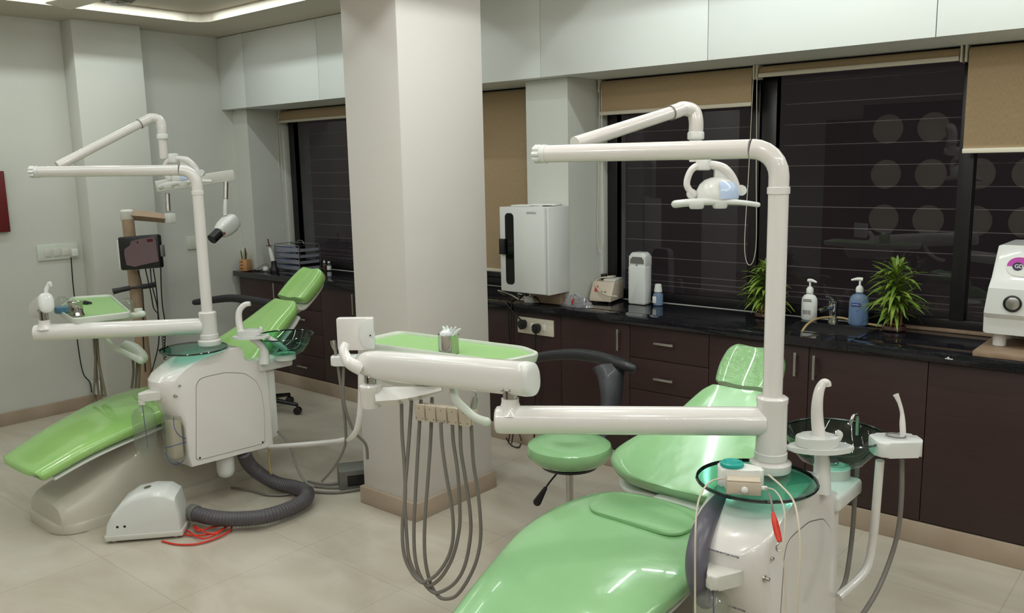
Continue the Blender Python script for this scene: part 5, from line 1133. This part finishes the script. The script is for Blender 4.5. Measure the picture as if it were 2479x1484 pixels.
# plants
def plant(c, sc, label, seed):
    rnd = random.Random(seed)
    t = thing('lucky_bamboo', (c[0], c[1], CT), label, 'plant', 'lucky bamboo plants on the worktop')
    simple('pot', M_pot, lambda b: lathe(b, [(.045, CT), (.052, CT + .006), (.05, CT + .02), (.046, CT + .024), (.046, CT + .014), (0, CT + .012)], (c[0], c[1], 0), 26, cap=False), parent=t)
    def stalks(b):
        for k in range(16):
            a = k * 2.4; r = .030 * math.sqrt((k + .5) / 16)
            x, y = c[0] + r * math.cos(a), c[1] + r * math.sin(a); h = .07 + rnd.random() * .05
            tube(b, [(x, y, CT + .012), (x + rnd.uniform(-.004, .004), y, CT + h * .5), (x + rnd.uniform(-.006, .006), y, CT + h)], .0052, 7, 3)
        lathe(b, [(.036, CT + .03), (.037, CT + .033), (.036, CT + .036)], (c[0], c[1], 0), 20, cap=False)
    simple('stalks', M_stalk, stalks, parent=t)
    def leaves(b):
        for k in range(190):
            u_ = rnd.random(); z0 = CT + .06 + .20 * sc * u_; a = rnd.random() * 2 * PI
            base = Vector((c[0] + .02 * (1 - u_) * math.cos(a), c[1] + .02 * (1 - u_) * math.sin(a), z0))
            ln = sc * (.055 + .065 * rnd.random()) * (1.15 - .35 * abs(u_ - .45)); el = rnd.uniform(-.1, .9) + (u_ > .82) * .5
            d = Vector((math.cos(a) * math.cos(el), math.sin(a) * math.cos(el), math.sin(el))); s = Vector((-math.sin(a), math.cos(a), 0)); w = ln * .07 + .002
            droop = rnd.uniform(.25, .75) * ln
            pts = []
            for q in range(6):
                f = q / 5; p = base + d * ln * f * 1.1 - Vector((0, 0, droop * f ** 2.4)); ww = w * math.sin(PI * (.12 + .88 * f) ** .9) if q < 5 else .0003
                p.y = min(p.y, YW - .012)
                nn = Vector((0, 0, w * .35))
                pts.append((b.verts.new(p - s * ww + nn * .5), b.verts.new(p - Vector((0, 0, .0006))), b.verts.new(p + s * ww + nn * .5)))
            for q in range(5):
                for e in (0, 1): b.faces.new((pts[q][e], pts[q][e + 1], pts[q + 1][e + 1], pts[q + 1][e]))
            for v3 in pts:
                for v in v3: v.co.y = min(v.co.y, YW - .010); v.co.z = max(v.co.z, CT + .012)
    simple('leaves', M_leaf, leaves, parent=t, smooth=80)
plant((-1.175, 4.0), 1.12, 'lucky bamboo plant right of the blue pump bottle', 5)
plant((-1.785, 4.0), .95, 'lucky bamboo plant half hidden behind the nearer lamp pole', 9)
# autoclave at the right edge
t = thing('autoclave', (-.45, 3.85, CT), 'white appliance with a magenta badge at the right edge', 'appliance')
simple('mounting_board', M_board, lambda b: box(b, -.775, .05, 3.64, 3.98, CT, CT + .022, .003), parent=t)
def auto(b):
    m4 = basis((0, 0, 0), (0, 1, 0), (0, 0, 1), (1, 0, 0))
    prf = [(3.74, CT + .078), (3.735, CT + .14), (3.70 + .02, CT + .16), (3.72, CT + .26), (3.745, CT + .30), (3.765, CT + .425), (4.02, CT + .425), (4.02, CT + .078)]
    rings = []
    for (x, k) in ((-.765, 0), (-.760, .6), (-.752, 1), (-.2, 1), (-.1, 1)):
        ring = []
        for (y, z) in prf:
            xx = x + .03 * max(0, (z - CT - .14)) / .285 * (1 if x < -.3 else 0)
            ring.append(b.verts.new((xx, y + (3.88 - y) * .03 * (1 - k), z + (CT + .25 - z) * .03 * (1 - k))))
        rings.append(ring)
    ring_bridge(b, rings)
simple('autoclave_shell', M_white2, auto, parent=t, smooth=25)
for (x, y) in ((-.715, 3.80), (-.15, 3.80), (-.715, 3.97), (-.15, 3.97)): simple('leg', M_paper, lambda b: cyl(b, (x, y, CT + .022), (x, y, CT + .08), .024, 20), parent=t)
_n = Vector((0, -.125, .02)).normalized(); _up = Vector((0, .02, .125)).normalized(); mG = basis((-.60, 3.7535, CT + .345), (1, 0, 0), _up, _n)
simple('badge', M_paper, lambda b: prism(b, [(-.095 + .036 * (1 - math.cos(a)) if False else -.06 + .042 * math.cos(a), .038 * math.sin(a)) for a in [PI / 2 + PI * k / 16 for k in range(17)]] + [(.12 + .042 * math.cos(a), .038 * math.sin(a)) for a in [-PI / 2 + PI * k / 16 for k in range(17)]], .0, .004, mG), parent=t)
simple('badge_band', M_pink, lambda b: prism(b, [(-.06 + .039 * math.cos(a), .035 * math.sin(a)) for a in [PI / 2 + PI / 2 * k / 10 for k in range(11)]] + [(-.06 + .0, .0), (.12, .0), (.155, .0), (.12, .035)], .004, .0048, mG), parent=t)
simple('badge_disc', M_navy, lambda b: prism(b, [(-.062 + .018 * math.cos(a), .016 * math.sin(a)) for a in [2 * PI * k / 24 for k in range(24)]], .0049, .0056, mG), parent=t)
text_obj('lettering', 'GD', .020, mG @ Matrix.Translation((-.058, 0, .006)), M_paper, t, .0004, bold=True)
text_obj('lettering', 'LABS', .026, mG @ Matrix.Translation((.02, 0, .006)), M_paper, t, .0004, bold=True)
simple('gauge', M_black, lambda b: lathe(b, [(.032, 0), (.032, .008), (.026, .010), (.026, .006), (0, .006)], (-.665, 3.722, CT + .205), 28, (0, -1, 0)), parent=t)
simple('gauge_face', M_steel, lambda b: lathe(b, [(.025, 0), (.02, .002)], (-.665, 3.716, CT + .205), 24, (0, -1, 0)), parent=t)
simple('paper_scrap', M_paper, lambda b: (box(b, -.868, -.84, 3.6275, 3.630, .806, .809), box(b, -.86, -.853, 3.6275, 3.630, .808, .815)), 'tiny white scrap stuck on the worktop edge beside the wooden board', 'scrap', origin=(-.85, 3.628, .81))

# left end of the worktop
t = thing('file_block', (-5.90, 3.70, CT), 'wooden block holding small files at the left end of the worktop', 'holder')
fb = Vector((-5.930, 3.748, 0.828)); 
simple('block', M_wood, lambda b: box(b, -.035, .035, -.03, .03, .0, .088, .004, mtx=Matrix.Translation((-5.865, 3.685, CT)) @ Matrix.Rotation(.35, 4, 'Z')), parent=t)
simple('slot', M_maroon, lambda b: [box(b, -.022, .002, -.0315, -.0295, .018 + .026 * k, .023 + .026 * k, 0, mtx=Matrix.Translation((-5.865, 3.685, CT)) @ Matrix.Rotation(.35, 4, 'Z')) for k in range(3)], parent=t)
for k, (dx, dy, h, mm) in enumerate(((-.022, -.01, .16, M_pot), (-.012, .0, .175, M_grn), (-.002, -.012, .155, M_mat), (.006, .006, .17, M_wood), (.012, -.004, .18, M_pot), (.02, .004, .165, M_rail), (.027, -.008, .15, M_stalk))):
    o = simple('pencil', mm, lambda b: tube(b, [(-5.865 + dx, 3.685 + dy, CT + .089), (-5.865 + dx * 1.4, 3.685 + dy, CT + h - .02), (-5.865 + dx * 1.5, 3.685 + dy, CT + h)], [.0042, .0042, .0015], 7, 2), ['dark brown stick at the left of the wooden block', 'pale stick second from the left in the wooden block', 'green stick in the wooden block', 'light wood stick in the middle of the wooden block', 'tall dark stick in the wooden block', 'cream stick in the right half of the wooden block', 'yellowish stick at the right of the wooden block'][k], 'stick', 'sticks standing in the wooden block', origin=(-5.865 + dx, 3.685 + dy, CT + .089))
t = thing('curing_light', (-5.66, 3.80, CT), 'white pen shaped curing light standing in its black charger', 'curing light')
q0 = Vector((-5.670, 3.791, 0.878))
simple('charger', M_black, lambda b: lathe(b, [(.036, 0), (.036, .012), (.022, .03), (.02, .075), (.016, .078)], (-5.655, 3.80, CT), 20), parent=t)
simple('wand', M_paper, lambda b: tube(b, [(-5.655, 3.80, CT + .04), (-5.67, 3.795, CT + .12), (-5.687, 3.79, CT + .19)], [.017, .016, .010], 14, 4), parent=t)
simple('light_tip', M_maroon, lambda b: tube(b, [(-5.687, 3.79, CT + .19), (-5.694, 3.79, CT + .22), (-5.698, 3.788, CT + .245)], [.006, .0045, .004], 10, 4), parent=t)
simple('light_shield', M_redp, lambda b: lathe(b, [(.028, 0), (.028, .0015)], (-5.688, 3.79, CT + .192), 20), parent=t)
cable('charger_cable', [(-5.69, 3.80, CT + .006), (-5.74, 3.79, CT + .05), (-5.79, 3.74, CT + .02), (-5.80, 3.70, CT + .005)], .003, M_hose, None, 'thin cable arching between wooden block and curing light', 'cable')
simple('cable_weight', M_paper, lambda b: lathe(b, [(.016, 0), (.022, .008), (.018, .028), (.006, .034)], (-5.71, 3.76, CT), 16), 'small white knob shaped item beside the black charger', 'item', origin=(-5.71, 3.76, CT))
# letter tray rack
t = thing('tray_rack', (-5.52, 3.95, CT), 'grey acrylic rack of stacked drawers on the left worktop', 'rack')
rx0, rx1, ry0, ry1 = -5.74, -5.40, 3.86, 4.06
mR = Matrix.Translation((-5.565, 3.955, CT)) @ Matrix.Rotation(-.05, 4, 'Z')
simple('rack_frame', M_steel, lambda b: [box(b, x, x + .005, y, y + .005, 0, .20, 0, mtx=mR) for x in (-.17, .165) for y in (-.095, .09)] + [box(b, -.17, .17, y, y + .004, z, z + .004, 0, mtx=mR) for y in (-.095, .09) for z in (.002, .196)] + [box(b, x, x + .004, -.095, .095, z, z + .004, 0, mtx=mR) for x in (-.17, .166) for z in (.002, .196)], parent=t)
for k in range(4):
    z = .012 + .046 * k
    dw = simple('tray_drawer', G_grey, lambda b: (box(b, -.16, .16, -.09, .088, z, z + .003, 0, mtx=mR), box(b, -.16, .16, -.093, -.09, z, z + .032, 0, mtx=mR), box(b, .157, .16, -.09, .088, z, z + .022, 0, mtx=mR), box(b, -.16, -.157, -.09, .088, z, z + .022, 0, mtx=mR)), parent=t)
    simple('drawer_edge', M_blue, lambda b: box(b, -.155, .09, -.0945, -.0935, z + .030, z + .035, 0, mtx=mR), parent=dw)
simple('top_wire', M_steel, lambda b: tube(b, [mR @ Vector(p) for p in ((.0, .0, .201), (.02, .0, .225), (.08, .0, .225), (.10, .0, .201))], .003, 6, 5), parent=t)
simple('tweezers', M_black, lambda b: box(b, -.06, .07, -.02, -.005, .201, .206, .001, mtx=mR), 'dark slim instrument lying on the acrylic rack', 'instrument', origin=tuple(mR @ Vector((0, 0, .201))))
for k, (x, y, lb) in enumerate(((-5.335, 4.03, 'small vial with a brownish label, beside the acrylic rack'), (-5.285, 4.035, 'small clear vial, outer of two beside the acrylic rack'))):
    t = thing('vial', (x, y, CT), lb, 'vial', 'vials beside the acrylic rack')
    simple('vial_glass', G_clear, lambda b: lathe(b, [(.012, CT), (.0165, CT + .003), (.0165, CT + .045), (.009, CT + .055), (.009, CT + .06)], (x, y, 0), 18), parent=t)
    simple('vial_label', M_pot if k == 0 else M_paper, lambda b: lathe(b, [(.0168, CT + .008), (.0172, CT + .01), (.0172, CT + .036), (.0168, CT + .038)], (x, y, 0), 18, cap=False), parent=t)
    simple('vial_cap', M_paper, lambda b: lathe(b, [(.010, CT + .06), (.010, CT + .068), (.003 if k == 0 else .009, CT + .07), (.002 if k == 0 else .008, CT + .082 if k == 0 else CT + .071)], (x, y, 0), 14), parent=t)

# ------------------------------------------------------------------ the part of the room behind, seen mirrored in the window panes
struct('door_1', mat('door_brown', rgb(120, 78, 58), 0.4), lambda b: box(b, -4.1, -3.45, YB + .001, YB + .05, 0, 2.05, .01))
t = thing('wall_partition', (-2.2, -1.5, 0), 'dark brown partition with rows of round tan discs', 'partition')
simple('partition_panel', M_dark, lambda b: box(b, -3.3, -1.5, -1.56, -1.51, 0, 2.15, .005), parent=t)
for i in range(4):
    for j in range(3):
        simple('round_inset', M_rail, lambda b: cyl(b, (-3.03 + .45 * i, -1.51, .93 + .477 * j), (-3.03 + .45 * i, -1.495, .93 + .477 * j), .155, 32), parent=t)
